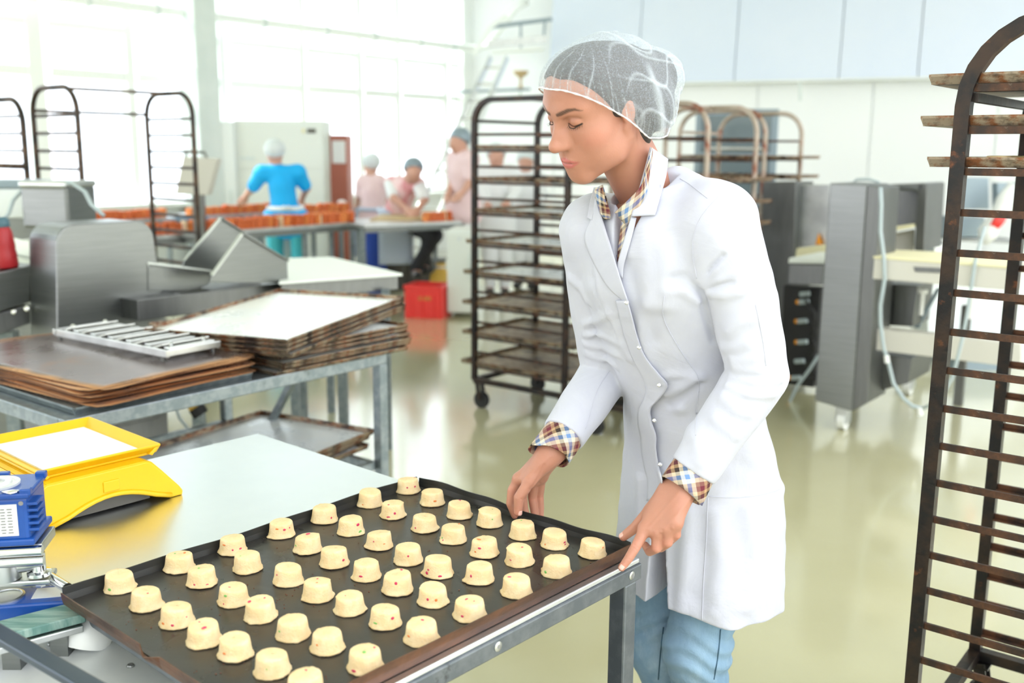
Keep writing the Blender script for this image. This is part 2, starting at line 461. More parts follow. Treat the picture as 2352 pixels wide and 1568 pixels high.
rim((w2, d2, 0), (w2, -d2, 0), (1, 0, 0), RH + .001, seed=3, wav=.001).build('rim', MATS['tray_side'], tray)
rim((w2, -d2, 0), (-w2, -d2, 0), (0, -1, 0), RH - .003, notch=.50, seed=4).build('rim', MATS['tray_side'], tray)

COOKIES = [
 [(938,966-27,1140),(993,1018-968,1167),(1055,54,1197),(1124,57,1217),(1200,60,1245),(1273,60,1266),(1361,59,1287)],
 [(850,52,1170),(903,54,1197),(976,57,1228),(1041,59,1254),(1113,59,1285),(1193,61,1305),(1278,62,1330)],
 [(745,57,1208),(806,57,1235),(871,59,1268),(938,61,1302),(1006,64,1332),(1101,63,1346),(1187,66,1377)],
 [(647,59,1242),(707,60,1277),(768,61,1309),(842,67,1340),(913,66,1371),(994,69,1398),(1079,69,1430)],
 [(535,60,1280),(569,62,1321),(662,65,1351),(730,69,1387),(804,68,1417),(885,71,1449),(968,74,1486)],
 [(412,61,1320),(464,68,1355),(537,69,1398),(599,74,1434),(673,76,1476),(753,77,1507),(839,79,1551)],
 [(276,70,1368),(337,71,1409),(407,70,1446),(469,75,1490),(541,80,1522),(626,81,1560),(701,82,1612)]]
def dough_mesh(seed):
    rr = random.Random(seed); m = MB(); seg = 40
    prof = [(.0, 0), (.026, 0), (.0278, .0012), (.0272, .003), (.0258, .006), (.0246, .011), (.0238, .018), (.0230, .024), (.0222, .0272), (.0208, .0284), (.014, .0290), (.0, .0293)]
    ph = [rr.random() * 6.28 for _ in range(6)]
    lump = [(rr.random() * 6.28, rr.uniform(.0010, .0032), rr.uniform(.15, .4)) for _ in range(3)]
    tl, ta = rr.uniform(0, .0022), rr.random() * 6.28
    vs = []; n = len(prof)
    for i, (r, z) in enumerate(prof):
        for k in range(seg):
            a = 2 * math.pi * k / seg
            q = r
            if r > 0.001:
                q *= 1 + .012 * math.sin(2 * a + ph[0]) + .010 * math.sin(3 * a + ph[1])
                q += rr.uniform(-.00025, .00025)
                if z < .004:
                    q += .0009 * math.sin(7 * a + ph[2]) * math.sin(3 * a + ph[3]) + rr.uniform(-.0004, .0007)
                    for la, lh, lw in lump:
                        d = abs((a - la + math.pi) % (2 * math.pi) - math.pi)
                        if d < lw: q += lh * (1 - d / lw)
                if .026 < z < .0286:
                    d = abs((a - ph[4] + math.pi) % (2 * math.pi) - math.pi)
                    if d < .22: q += .0022 * (1 - d / .22)
            zz = z + (tl * (q / .024) * math.cos(a - ta) * (z / .029) if z > .01 else 0)
            vs.append((q * math.cos(a), q * math.sin(a), zz + (rr.uniform(-.0002, .0002) if z > .02 else 0)))
    fs = []
    for i in range(n - 1):
        for k in range(seg):
            l = (k + 1) % seg
            fs.append((i * seg + k, i * seg + l, (i + 1) * seg + l, (i + 1) * seg + k))
    m.add(vs, fs); me = m.mesh('dough_piece')
    me.polygons.foreach_set('use_smooth', [True] * len(me.polygons))
    me.materials.append(MATS['dough'])
    return me
DOUGH = [dough_mesh(50 + i) for i in range(9)]
sprk = {}
for nm in ('pink', 'green', 'orange'):
    me = MB().lathe([(.0004, 0), (.0017, .0004), (.0021, .0010), (.0016, .0017), (.0005, .002)], 8).mesh('candied_bit'); me.materials.append(MATS['candied_' + nm]); sprk[nm] = me
rng = random.Random(11)
for r, row in enumerate(COOKIES):
    for c, (u, w, vb) in enumerate(row):
        w = 54 if w > 100 else w
        p = P(u, vb - .235 * w, z=TZ + .005)
        o = obj('dough_piece', DOUGH[(r * 7 + c * 3 + r * c) % 9], None)
        o.location = p
        a = rng.random() * 6.28
        o.rotation_euler = (rng.uniform(-.03, .03), rng.uniform(-.03, .03), a)
        s = 1.0 + rng.uniform(-.02, .03); o.scale = (s, s, s * rng.uniform(.96, 1.05))
        tag(o, 'round dough piece, %s from far rim in the %s row from the woman' % (ORD[c], ORD[r]), 'dough piece', 'dough pieces on the black tray')
        for _ in range(rng.choice((1, 1, 2, 2, 3))):
            nm = rng.choice(('pink', 'pink', 'orange', 'green', 'pink'))
            b = obj('candied_bit', sprk[nm], None, o)
            side = rng.random() < .6
            if side:                                   # on the flank, seen from the camera
                t = -math.pi / 2 + rng.uniform(-1.0, 1.0) - a; z = rng.uniform(.005, .022); rd = .0255 - .12 * z
                b.location = (rd * math.cos(t), rd * math.sin(t), z)
                b.rotation_euler = Vector((math.cos(t), math.sin(t), 0)).to_track_quat('Z', 'Y').to_euler()
            else:
                t = rng.random() * 6.28; rd = rng.uniform(.004, .018)
                b.location = (rd * math.cos(t), rd * math.sin(t), .0288)
            k = rng.uniform(.8, 1.5); b.scale = (k * rng.uniform(.6, 1.8), k * rng.uniform(.6, 1.1), k * .6)
# crumbs scattered on the tray
cm = MB(); rng = random.Random(8)
for i in range(150):
    if i < 90: x, y = rng.uniform(-.27, .27), rng.uniform(-.39, .39)
    else:
        cx, cy = ((-.03, -.15), (.02, -.02), (.22, -.28), (.10, -.36), (-.20, -.33), (-.1, .1))[i % 6]
        x, y = rng.gauss(cx, .012), rng.gauss(cy, .012)
    s = rng.uniform(.0005, .0016)
    cm.lathe([(s * .5, 0), (s, s * .5), (s * .4, s)], 6, (x, y, .0046))
o = cm.build('crumbs', MATS['crumb_brown'], tray); o['kind'] = 'stuff'

# ---------------------------------------------------------------- yellow scale
sc = thing('kitchen_scale', 'yellow plastic weighing scale with white lined pan on the worktable', 'scale', TL(-1.115, -.565, .755), TRZ)
# side profile in (y, z), arched underneath
def arch_prof(y0, y1, zt):
    top = [(-.168, .0), (-.170, .020), (-.158, .060), (-.146, .090), (-.138, .095), (.076, .095), (.088, .090), (.112, .064), (.150, .020), (.157, .009), (.155, .0)]
    under = [(.130, .0)] + [(.115 - .235 * i / 12 , .034 * math.sin(math.pi * i / 12) + .002) for i in range(1, 12)] + [(-.140, .0)]
    return top + under
pf = arch_prof(0, 0, 0)
MB().prism([(.150, y, z) for y, z in pf], (-.006, 0, 0)).build('front_cheek', MATS['yellow_plastic'], sc, bevel=.003)
MB().prism([(-.135, y, z) for y, z in pf], (.006, 0, 0)).build('rear_cheek', MATS['yellow_plastic'], sc, bevel=.003)
top = [p for p in pf[:11]]
m = MB()
for i in range(10):
    (ya, za), (yb, zb) = top[i], top[i + 1]
    m.add([(.148, ya, za), (-.133, ya, za), (-.133, yb, zb), (.148, yb, zb)], [(0, 1, 2, 3)])
m.build('housing', MATS['yellow_plastic'], sc, solid=.005)
und = [(.154 if 0 else .152, y, z + .001) for y, z in pf[11:]]
MB().tube([(.1515, y, z + .006) for y, z in pf[11:]], .0055, 6).build('arch_trim', MATS['yellow_plastic'], sc, smooth=True)
MB().box((.151, -.005, .062), (.004, .036, .024)).build('recess', MATS['yellow_plastic'], sc, bevel=.002)
MB().box((.0, -.01, .020), (.26, .20, .03)).build('underside', MATS['dark_box'], sc)
for x in (.12, -.11):
    for y in (-.15, .14): MB().cyl((x, y, 0.0), (x, y, .008), .010, 12).build('foot', MATS['black_rubber'], sc)
pn = MB().box((-.038, -.012, .1015), (.305, .245, .008)).build('pan', MATS['yellow_plastic'], sc, bevel=.003)
MB().box((-.038, -.012, .107), (.268, .208, .004)).build('pan_liner', MATS['pan_white'], pn)
for sx, sy, L1, hz in ((1, 0, .270, 0), (-1, 0, .270, 0), (0, 1, .330, 0), (0, -1, .330, 0)):
    cx, cy = -.038, -.012
    if sx: q = [(cx + sx * .140, cy, .103), (cx + sx * .164, cy, .1225), (cx + sx * .168, cy, .1225), (cx + sx * .168, cy, .1185), (cx + sx * .148, cy, .0985)]; m = MB().prism([(a, b - L1 / 2, c) for a, b, c in q], (0, L1, 0))
    else: q = [(cx, cy + sy * .108, .103), (cx, cy + sy * .132, .1225), (cx, cy + sy * .136, .1225), (cx, cy + sy * .136, .1185), (cx, cy + sy * .116, .0985)]; m = MB().prism([(a - L1 / 2, b, c) for a, b, c in q], (L1, 0, 0))
    m.build('pan_rim', MATS['yellow_plastic'], pn, bevel=.0015)

# ---------------------------------------------------------------- depositing machine at the lower left: gear motors, plates, bars
DB = Vector((-.80, 1.35, 0))
dm = thing('depositor_machine', 'steel conveyor machine with blue gear motors beside the tray corner', 'machine', DB)
def D(u, v, y=None, z=None): return P(u, v, y, z) - DB
tx = Matrix.Rotation(TRZ, 3, 'Z'); ex, ey = tx @ Vector((1, 0, 0)), tx @ Vector((0, 1, 0))
dc = TL(-.71, -1.035) - DB
MB().box(TL(-.62, -.90) - DB + UP * .665, (1.10, .70, .010), tx).build('deck_plate', MATS['plate_silver'], dm, bevel=.002)
MB().box(dc + UP * .33, (1.24, .40, .655), tx).build('body', MATS['steel'], dm, bevel=.005)
for u, v in ((118, 1480), (42, 1510), (300, 1530)):
    q = D(u, v, z=.670)
    s = MB().lathe([(.0065, 0), (.0065, .002), (.005, .004)], 14, q).build('screw', MATS['steel'], dm, smooth=True, angle=40)
    MB().box(q + UP * .0042, (.007, .0014, .0006)).build('screw_slot', MATS['print_dark'], s)
a, b = D(-60, 1468, z=.735), D(186, 1404, z=.735)
MB().bar(a, b, .060, .016).build('guide_slat', MATS['green_paint'], dm, bevel=.002)
MB().bar(a - UP * .016 - ey * .006, b - UP * .016 - ey * .006, .070, .012).build('slat_base', MATS['steel_light'], dm, bevel=.002)
for f in (.35, .8):
    q = a.lerp(b, f); MB().bar(q - UP * .022, q - UP * .070, .03, .03).build('slat_post', MATS['steel'], dm)
MB().tube([D(195, 1480, z=.672), D(205, 1440, z=.70), D(230, 1420, z=.715)], [.04, .045, .02], 16).build('roller_cap', MATS['white_plastic'], dm, smooth=True, angle=50)
MB().cyl(D(84, 1305, z=.772), D(155, 1350, z=.772), .009, 16).build('guide_rod', MATS['chrome'], dm, smooth=True, angle=60)
MB().bar(D(-30, 1440, z=.80), D(240, 1596, z=.80), .028, .014).build('dark_bar', MATS['dark_bar'], dm, bevel=.003)
# lower flat gear unit, partly under the slat
g0 = D(66, 1384, z=.735)
gm = MB().box(g0, (.150, .075, .028), Matrix.Rotation(R_(12), 3, 'Z')).build('gear_unit', MATS['blue_enamel'], dm, bevel=.004)
mz = Matrix.Rotation(R_(12), 3, 'Z')
MB().lathe([(.030, 0), (.030, .003), (.026, .004), (.025, .002), (.003, .002)], 28, g0 + mz @ Vector((-.035, 0, .014))).build('cover_ring', MATS['steel_light'], gm, smooth=True, angle=40)
MB().box(g0 + mz @ Vector((.038, .004, .0146)), (.058, .042, .001), mz).build('name_plate', MATS['plate_silver'], gm)
for i in range(4):
    MB().box(g0 + mz @ Vector((.078, -.026 + i * .018, .002)), (.012, .008, .022), mz).build('fin', MATS['blue_enamel'], gm, bevel=.001)
# upright gear motor
YM = 1.66
mo = thing('gear_motor', 'blue cast gear motor with silver name plate on a chrome bracket', 'motor', P(28, 1228, y=YM))
mo_r = Matrix.Rotation(R_(10), 3, 'Z')
mo.rotation_euler = (0, 0, R_(10))
MB().box((-.03, .0, .046), (.150, .105, .078)).build('housing', MATS['blue_enamel'], mo, bevel=.006)
MB().box((-.03, .0, .006), (.165, .115, .012)).build('foot_flange', MATS['blue_enamel'], mo, bevel=.003)
MB().box((-.03, .0, .088), (.158, .112, .010)).build('top_flange', MATS['blue_enamel'], mo, bevel=.003)
for i in range(5):
    MB().box((.050, -.030 + 0 * i, .026 + i * .0115), (.020, .040, .005)).build('fin', MATS['blue_enamel'], mo, bevel=.001)
for x, y in ((.043, -.048), (.043, .045), (-.02, .05)):
    MB().box((x, y, .094), (.018, .014, .012)).build('corner_lug', MATS['blue_enamel'], mo, bevel=.002)
ring = MB().lathe([(.040, 0), (.040, .004), (.034, .005), (.033, .003), (.027, .003), (.026, .006), (.016, .006), (.015, .003)], 32, (-.02, 0, .093)).build('cover_ring', MATS['plate_silver'], mo, smooth=True, angle=35)
MB().lathe([(.013, 0), (.013, .012), (.010, .013), (.010, .022), (.006, .023)], 20, (-.028, 0, .097)).build('shaft', MATS['chrome'], mo, smooth=True, angle=35)
MB().tube([(.006, -.045, .095), (.022, -.050, .095), (.034, -.047, .095)], [.004, .009, .004], 10, flat=(1, .4)).build('lug_ring', MATS['chrome'], mo, smooth=True)
npl = MB().box((.005, -.0532, .046), (.046, .0012, .056)).build('name_plate', MATS['plate_silver'], mo)
MB().box((-.0165, -.0542, .050), (.0035, .0006, .044)).build('plate_stripe', MATS['print_blue'], npl)
for i in range(9):
    for k in range(3):
        MB().box((-.006 + k * .011, -.0542, .024 + i * .0052), (.008 - .002 * ((i + k) % 2), .0005, .0016)).build('printed_line', MATS['print_dark'], npl)
m = Matrix.Rotation(R_(90), 3, 'X')
MB().lathe([(.030, 0), (.030, .003), (.024, .004), (.022, .001), (.002, .001)], 28, (-.060, -.0525, .044), m).build('end_bore', MATS['black_rubber'], mo, smooth=True, angle=40)
for x, z in ((-.028, .075), (-.028, .018), (.035, .075)):
    MB().lathe([(.004, 0), (.004, .001)], 10, (x, -.0525, z), m).build('bolt_hole', MATS['print_dark'], mo)
# bracket below it, part of the machine
mb_ = P(28, 1228, y=YM) - DB; mr = Matrix.Rotation(R_(10), 3, 'Z')
def BL(x, y, z): return mb_ + mr @ Vector((x, y, z * (1 if z > -.04 else .80)))
MB().cyl(BL(-.14, -.050, -.012), BL(.062, -.050, -.012), .009, 14).build('mount_rail', MATS['chrome'], dm, smooth=True, angle=60)
MB().cyl(BL(-.14, -.046, -.032), BL(.062, -.046, -.032), .009, 14).build('mount_rail', MATS['chrome'], dm, smooth=True, angle=60)
MB().box(BL(-.04, .0, -.012), (.20, .085, .018), mr).build('mount_plate', MATS['steel_light'], dm, bevel=.002)
MB().lathe([(.030, 0), (.030, .034), (.026, .038)], 24, BL(-.015, -.02, -.088)).build('coupling', MATS['steel_light'], dm, smooth=True, angle=40)
MB().cyl(BL(.012, -.02, -.062), BL(.050, -.02, -.056), .013, 14).build('coupling_arm', MATS['steel_light'], dm, smooth=True, angle=50)
MB().lathe([(.020, 0), (.020, .006), (.012, .008), (.012, .040)], 20, BL(.045, -.02, -.085)).build('clamp_post', MATS['chrome'], dm, smooth=True, angle=40)
MB().box(BL(-.05, -.01, -.096), (.23, .055, .010), mr).build('bracket_strip', MATS['steel_light'], dm, bevel=.003)
MB().cyl(BL(.045, -.02, -.101), BL(.045, -.02, -.112), .009, 6).build('hex_nut', MATS['chrome'], dm)
MB().bar(BL(-.13, 0, -.10), Vector((BL(-.13, 0, 0).x, BL(-.13, 0, 0).y, .66)), .04, .04).build('bracket_post', MATS['steel'], dm)
# ---------------------------------------------------------------- tray racks
def make_rack(label, loc, wx, wy, h, levels, mats, tube=.016, corner=.14, square=True, casters=True, rung=(.022, .016), rz=RZ, z0=.12, hide_far=False, group='tall tray racks'):
    """local x: the way trays slide in; two arched sides stand wy apart along local y"""
    fm, rm = MATS[mats[0]], MATS[mats[1]]
    t = thing('tray_rack', label, 'rack', loc, rz, group)
    for y in (0, wy):
        pts = [Vector((0, y, z0)), Vector((0, y, h * .5))] + arc((corner, y, h - corner), corner, 180, 90, 7, (1, 0, 0), (0, 0, 1)) \
            + arc((wx - corner, y, h - corner), corner, 90, 0, 7, (1, 0, 0), (0, 0, 1)) + [Vector((wx, y, h * .5)), Vector((wx, y, z0))]
        MB().tube(pts, tube * (1.414 if square else 1), 4 if square else 10).build('arched_side', fm, t, smooth=not square)
        s = 1 if y == 0 else -1
        r0 = None
        for z in levels:
            if r0 is None:
                r0 = MB().bar((tube, y, z), (wx - tube, y, z), rung[0] * .35, rung[1]).box((wx / 2, y + s * rung[0] * .6, z - rung[1] * .4), (wx - 2 * tube, rung[0], .003)).mesh('rung')
                r0.materials.append(rm); zb = z
            o = obj('rung', r0, None, t); o.location = (0, 0, z - zb)
        MB().bar((0, y, z0), (wx, y, z0), 2 * tube, 2 * tube).build('base_bar', fm, t)
    for x in (0, wx):
        MB().bar((x, 0, z0), (x, wy, z0), 2 * tube, 2 * tube).build('base_bar', fm, t)
    for z in (h - corner * .9,):
        MB().bar((corner * .1, 0, z), (corner * .1, wy, z), tube * 1.2).build('tie_bar', fm, t)
    MB().bar((wx / 2, 0, h), (wx / 2, wy, h), tube * 1.2).build('tie_bar', fm, t)
    if casters:
        for x in (.02, wx - .02):
            for y in (.02, wy - .02):
                c = MB().bar((x, y - .022, z0 - .01), (x + .02, y - .022, .05), .006, .03).bar((x, y + .022, z0 - .01), (x + .02, y + .022, .05), .006, .03).box((x, y, z0 - .02), (.05, .05, .006)).build('caster_fork', MATS['rack_iron'], t)
                MB().cyl((x + .02, y - .015, .05), (x + .02, y + .015, .05), .05, 18).build('caster_wheel', MATS['black_rubber'], c, smooth=True, angle=50)
    return t

TRAY_MESH = {}
def sheet_tray(label, loc, rot, w, d, m_in, m_rim, h=.022, name='sheet_tray', group=None):
    t = thing(name, label, 'tray', loc, 0, group); t.rotation_euler = rot
    key = (w, d, m_in, m_rim, h)
    if key not in TRAY_MESH:
        a = MB().box((0, 0, .0015), (w - .004, d - .004, .003)).mesh('tray_floor'); a.materials.append(MATS[m_in])
        r = MB()
        for sx, sy in ((1, 0), (-1, 0), (0, 1), (0, -1)):
            L = d if sx else w
            c = Vector((sx * w / 2, sy * d / 2, 0)); o = Vector((sx, sy, 0)); l = Vector((sy, sx, 0)) * (L / 2 + .004)
            q = [c + Vector((0, 0, 0)), c + o * .006 + UP * h, c + o * .010 + UP * h, c + o * .010 + UP * (h - .005), c + o * .003]
            r.prism([p - l for p in q], l * 2)
        r = r.mesh('tray_rim'); r.materials.append(MATS[m_rim])
        TRAY_MESH[key] = (a, r)
    a, r = TRAY_MESH[key]
    obj('tray_floor', a, None, t); obj('tray_rim', r, None, t)
    return t

# rack in the foreground at the right edge
RO = Vector((.92, 2.10, 0))
RW, RD = .62, .60
lev = [.140 + .0837 * i for i in range(19)]
rk = make_rack('tall dark iron rack cropped by the right edge of the picture', RO, RW, RD, 1.785, [.395 + .0837 * i for i in range(-2, 17) if .395 + .0837 * i < 1.72], ('rack_iron', 'rung_rust'), tube=.0145, corner=.17, rung=(.020, .015), z0=.16)
def rack_tray(o, wx, wy, z, poke, label, m_in='tray_rust', m_rim='tray_edge', d=None, h=.022, group='trays in the racks'):
    d = d or (wy - .012); w = wx + .14
    c = o + BX * (w / 2 - poke) + AX * (wy / 2) + UP * z
    return sheet_tray(label, c, (0, 0, RZ), w, d, m_in, m_rim, h, group=group)
z3 = .395 + .0837 * 13
sheet_r = []
for k, (pk, nm) in enumerate(((.055, 'rusty tray carrying baked goods, third from top of right-edge rack'), (.075, 'empty rusty tray, second from top of the right-edge rack'), (.065, 'empty rusty tray, topmost of the right-edge rack'))):
    sheet_r.append(rack_tray(RO, RW, RD, z3 + .009 + .0837 * k, pk, nm, 'tray_rust', 'tray_edge', h=.021))
me = DOUGH[2]
for i in range(4):
    for j in range(3):
        o = obj('baked_bun', me, None); o.location = RO + BX * (.06 + .14 * i) + AX * (.06 + .13 * j) + UP * (z3 + .012)
        o.scale = (1.0, 1.0, .72); o.rotation_euler = (0, 0, i * 2.1 + j)
        tag(o, 'small pale bun on the third tray down of the right-edge rack', 'bun', 'buns on the right-edge rack')

# rack in the middle, half hidden by the woman
CO = Vector((-.223, 5.851, 0)); CW, CD = .66, .60
lv = [.25 + .0905 * i for i in range(16)]
make_rack('dark iron rack full of trays left of the woman, before the workers', CO, CW, CD, 1.80, lv, ('rack_iron', 'rung_rust'), tube=.0145, corner=.13, z0=.17)
CT = [(.175, 'tray_rust', .10), (.34, 'tray_rust', .09), (.52, 'tray_white_sheen', .09), (.70, 'tray_white_sheen', .08), (.885, 'tray_white_sheen', .02), (1.065, 'tray_white_sheen', .02), (1.25, 'tray_rust', .02)]
CT = [(lv[0] + .01, 'tray_rust', .10), (lv[2] + .01, 'tray_rust', .09), (lv[4] + .01, 'tray_rust', .09), (lv[6] + .01, 'tray_white_sheen', .08), (lv[8] + .01, 'tray_white_sheen', .06), (lv[10] + .01, 'tray_white_sheen', .02), (lv[12] + .01, 'tray_white_sheen', .02), (lv[14] + .01, 'tray_rust', .02)]
for k, (z, mi, pk) in enumerate(CT):
    rack_tray(CO, CW, CD, z, pk, 'brown stained tray in the middle rack, %s from the bottom' % ORD[k], mi, 'tray_edge')

# pale rusty racks behind the woman's back
BO = Vector((1.141, 6.0, 0)) - BX * .66
lv2 = [.25 + .135 * i for i in range(11)]
make_rack('paler rusty rack just behind the back of the woman', BO, .66, .66, 1.80, lv2, ('rack_pale', 'rung_rust'), tube=.017, corner=.16, square=False, z0=.17)
for k, i in enumerate((2, 4, 6, 7, 8)):
    rack_tray(BO, .66, .66, lv2[i] + .01, .02, 'tray in the pale rack behind the woman, %s from the bottom' % ORD[k], 'tray_white_sheen', 'tray_edge')
BO2 = Vector((1.72, 6.98, 0)) - BX * .66
make_rack('second pale rusty rack, farther from the camera behind the woman', BO2, .66, .62, 1.80, lv2, ('rack_pale', 'rung_rust'), tube=.017, corner=.16, square=False, z0=.17)
for k, i in enumerate((2, 4, 5, 6, 8, 9)):
    rack_tray(BO2, .66, .62, lv2[i] + .01, .0, 'tray in the farther pale rack, %s from the bottom' % ORD[k], 'tray_rust', 'tray_edge')
# low tray trolley whose corner shows under the woman's arm
LO = Vector((.46, 5.28, 0))
lt = thing('tray_trolley', 'low tray trolley showing under the sleeve of the woman', 'trolley', LO, RZ)
for y in (0, .6):
    MB().bar((0, y, .17), (.46, y, .17), .03).build('base_bar', MATS['rack_iron'], lt); MB().bar((0, y, .28), (.46, y, .28), .02).build('rung', MATS['rung_rust'], lt)
for x in (0, .46):
    MB().bar((x, 0, .17), (x, .6, .17), .03).build('base_bar', MATS['rack_iron'], lt)
    for y in (0, .6):
        MB().bar((x, y, .10), (x, y, .40), .028).build('post', MATS['rack_iron'], lt)
        MB().cyl((x, y - .015, .05), (x, y + .015, .05), .05, 16).build('caster_wheel', MATS['black_rubber'], lt)
sheet_tray('tray lying in the low trolley under the sleeve of the woman', LO + BX * .23 + AX * .30 + UP * .292, (0, 0, RZ), .46, .57, 'tray_white_sheen', 'tray_edge', group='trays in the racks')

# thin racks at the left before the windows
FO = P(75, 255, y=6.5); FO.z = 0
lvl = [.20 + .108 * i for i in range(15)]
make_rack('thin empty dark rack standing before the windows at the left', FO, .54, .80, 1.88, lvl, ('rack_thin', 'rack_thin'), tube=.017, corner=.15, square=False, rung=(.022, .020))
FO2 = P(50, 250, y=6.5); FO2.z = 0
FO2 = FO2 - BX * .54 - AX * .8
make_rack('thin dark rack cut off by the left edge of the picture', FO2, .54, .80, 1.82, lvl, ('rack_thin', 'rack_thin'), tube=.019, corner=.15, square=False, rung=(.022, .020))
for k, i in enumerate((9, 11)):
    c = FO2 + BX * .27 + AX * .4 + UP * (lvl[i] + .006)
    sheet_tray('brown tray in the left-edge rack, %s one' % ('lower', 'upper')[k], c, (0, 0, RZ), .56, .76, 'tray_rust', 'tray_edge', group='trays in the racks')

# ---------------------------------------------------------------- middle table with copper sheets and trays
MO = Vector((-1.285, 2.805, 0))
def ML(x, y, z): return MO + BX * x + AX * y + UP * z
mt = thing('tray_table', 'grey metal frame table carrying brown sheets and stacked trays', 'table', MO, RZ)
MB().box((-.5, .625, .745), (.98, 1.23, .006)).build('table_top', MATS['galvanised'], mt)
for a, b in (((0, -.02, .728), (0, 1.27, .728)), ((-1.0, -.02, .728), (-1.0, 1.27, .728)), ((-.98, 0, .728), (-.02, 0, .728)), ((-.98, 1.25, .728), (-.02, 1.25, .728))):
    MB().bar(a, b, .04, .045).build('frame_rail', MATS['galvanised'], mt, bevel=.004)
for x, y in ((-.0, 1.25), (-1.0, 1.25), (0, 0), (-1.0, 0)):
    MB().box((x, y, .353), (.042, .042, .706)).build('leg', MATS['galvanised'], mt, bevel=.004)
MB().bar((-.42, 1.25, .70), (-.72, 1.25, .30), .026).build('brace', MATS['galvanised'], mt)
for y in (.03, 1.22): MB().bar((-.98, y, .30), (-.02, y, .30), .03).build('lower_rail', MATS['galvanised'], mt)
for x in (-.98, -.02): MB().bar((x, 0.03, .30), (x, 1.22, .30), .03).build('lower_rail', MATS['galvanised'], mt)
for k, (x, y, a, z) in enumerate(((-.40, .88, 8, .318), (-.39, .90, 14, .342), (-.40, .92, 10, .366))):
    sheet_tray('dark rusty tray on the lower shelf of the tray table, %s in its pile' % ('lowest', 'middle', 'topmost')[k], ML(x, y, z), (0, 0, RZ + R_(a)), .60, .80, 'tray_white_sheen', 'tray_edge', group='trays under the tray table')

# thin warped copper-coloured sheets
def warped_sheet(k, x, y, z, a, w, d, warp, seed, n):
    rr = random.Random(seed); p1, p2 = rr.random() * 6, rr.random() * 6
    m = MB()
    def f(u, v):
        X, Y = (u - .5) * w, (v - .5) * d
        Z = warp * (.5 + .5 * math.sin(3.2 * u + p1) * math.cos(2.4 * v + p2)) + warp * 1.6 * max(0, abs(u - .5) * 2 - .8) * math.sin(5 * v + p2)
        cr = .03 * (1 if (u < .02 or u > .98) and (v < .02 or v > .98) else 0)
        return (X * (1 - cr), Y * (1 - cr), max(0, Z))
    m.grid(f, 18, 14)
    o = m.build('copper_sheet', MATS['copper_sheet'], None, smooth=True, solid=.002)
    o.data.materials.append(MATS['copper_edge']); o.modifiers['solid'].material_offset_rim = 1
    place(o, ML(x, y, z), RZ + R_(a))
    tag(o, 'thin warped copper-brown baking sheet, %s of the pile on the tray table' % n, 'baking sheet', 'copper sheets')
for k in range(9):
    rr = random.Random(70 + k)
    warped_sheet(k, -.455 + rr.uniform(-.03, .04), .345 + rr.uniform(-.02, .03), .775 + .0062 * k, rr.uniform(-4, 4) + 4, .92, .62, .004 + .0012 * k, k, '%s from the bottom' % ORD[k])
sheet_tray('steel edged tray lying under the copper sheets on the tray table', ML(-.47, .345, .750), (0, 0, RZ), .90, .62, 'tray_white_sheen', 'galvanised')

# slotted aluminium mould frame on the sheets
mf = thing('mould_frame', 'aluminium guide frame with slanted slots lying on copper sheets', 'mould', ML(-.445, .49, .845), RZ + R_(3))
for y in (-.10, .10):
    MB().box((0, y, .016), (.66, .012, .026)).build('side_rail', MATS['steel_light'], mf, bevel=.002)
for x in (-.325, .325):
    MB().box((x, 0, .018), (.014, .22, .022)).build('end_rail', MATS['steel_light'], mf, bevel=.002)
for i in range(6):
    x = -.26 + i * .105
    MB().box((x, 0, .034), (.055, .185, .004), (0, R_(-16), 0)).build('slanted_slat', MATS['white_plastic'], mf)
    MB().box((x + .045, 0, .026), (.030, .18, .018)).build('cross_block', MATS['steel_light'], mf, bevel=.002)
for x in (-.30, .30):
    for y in (-.10, .10): MB().cyl((x, y, -.012), (x, y, .006), .007, 10).build('foot', MATS['steel_dark'], mf)
for x in (-.28, .29):
    for y in (-.06, .07): MB().lathe([(.008, 0), (.008, .006), (.004, .009)], 10, (x, y, .036)).build('screw', MATS['chrome'], mf)

# stacked trays, the upper ones tilted up at the far right
for k in range(6):
    rr = random.Random(300 + k)
    x, y = -.365 + rr.uniform(-.012, .012), 1.065 + rr.uniform(-.02, .02)
    sheet_tray('thin rusty tray at the far end of tray table, %s from bottom of stack' % ORD[k], ML(x, y, .750 + .0165 * k), (0, 0, RZ + R_(rr.uniform(-2, 2))), .78, .62, 'tray_white_sheen', 'tray_edge', h=.0145, group='stacked trays on the tray table')
for k in range(4):
    rr = random.Random(330 + k)
    c = ML(-.294 + rr.uniform(-.006, .006), 1.026 + rr.uniform(-.006, .006), .8465 + .016 * k)
    t = sheet_tray('tilted tray with painted white sheen on tray table, %s of the tilted ones' % ('lowest', 'second', 'third', 'topmost')[k], c, (0, 0, 0), .60, .80, 'tray_white_sheen', 'tray_edge', h=.0155, group='stacked trays on the tray table')
    t.rotation_euler = (Matrix.Rotation(RZ + R_(15.7 + rr.uniform(-1, 1) * (k < 3)), 4, 'Z') @ Matrix.Rotation(R_(2.9), 4, 'X') @ Matrix.Rotation(R_(-.6), 4, 'Y')).to_euler()

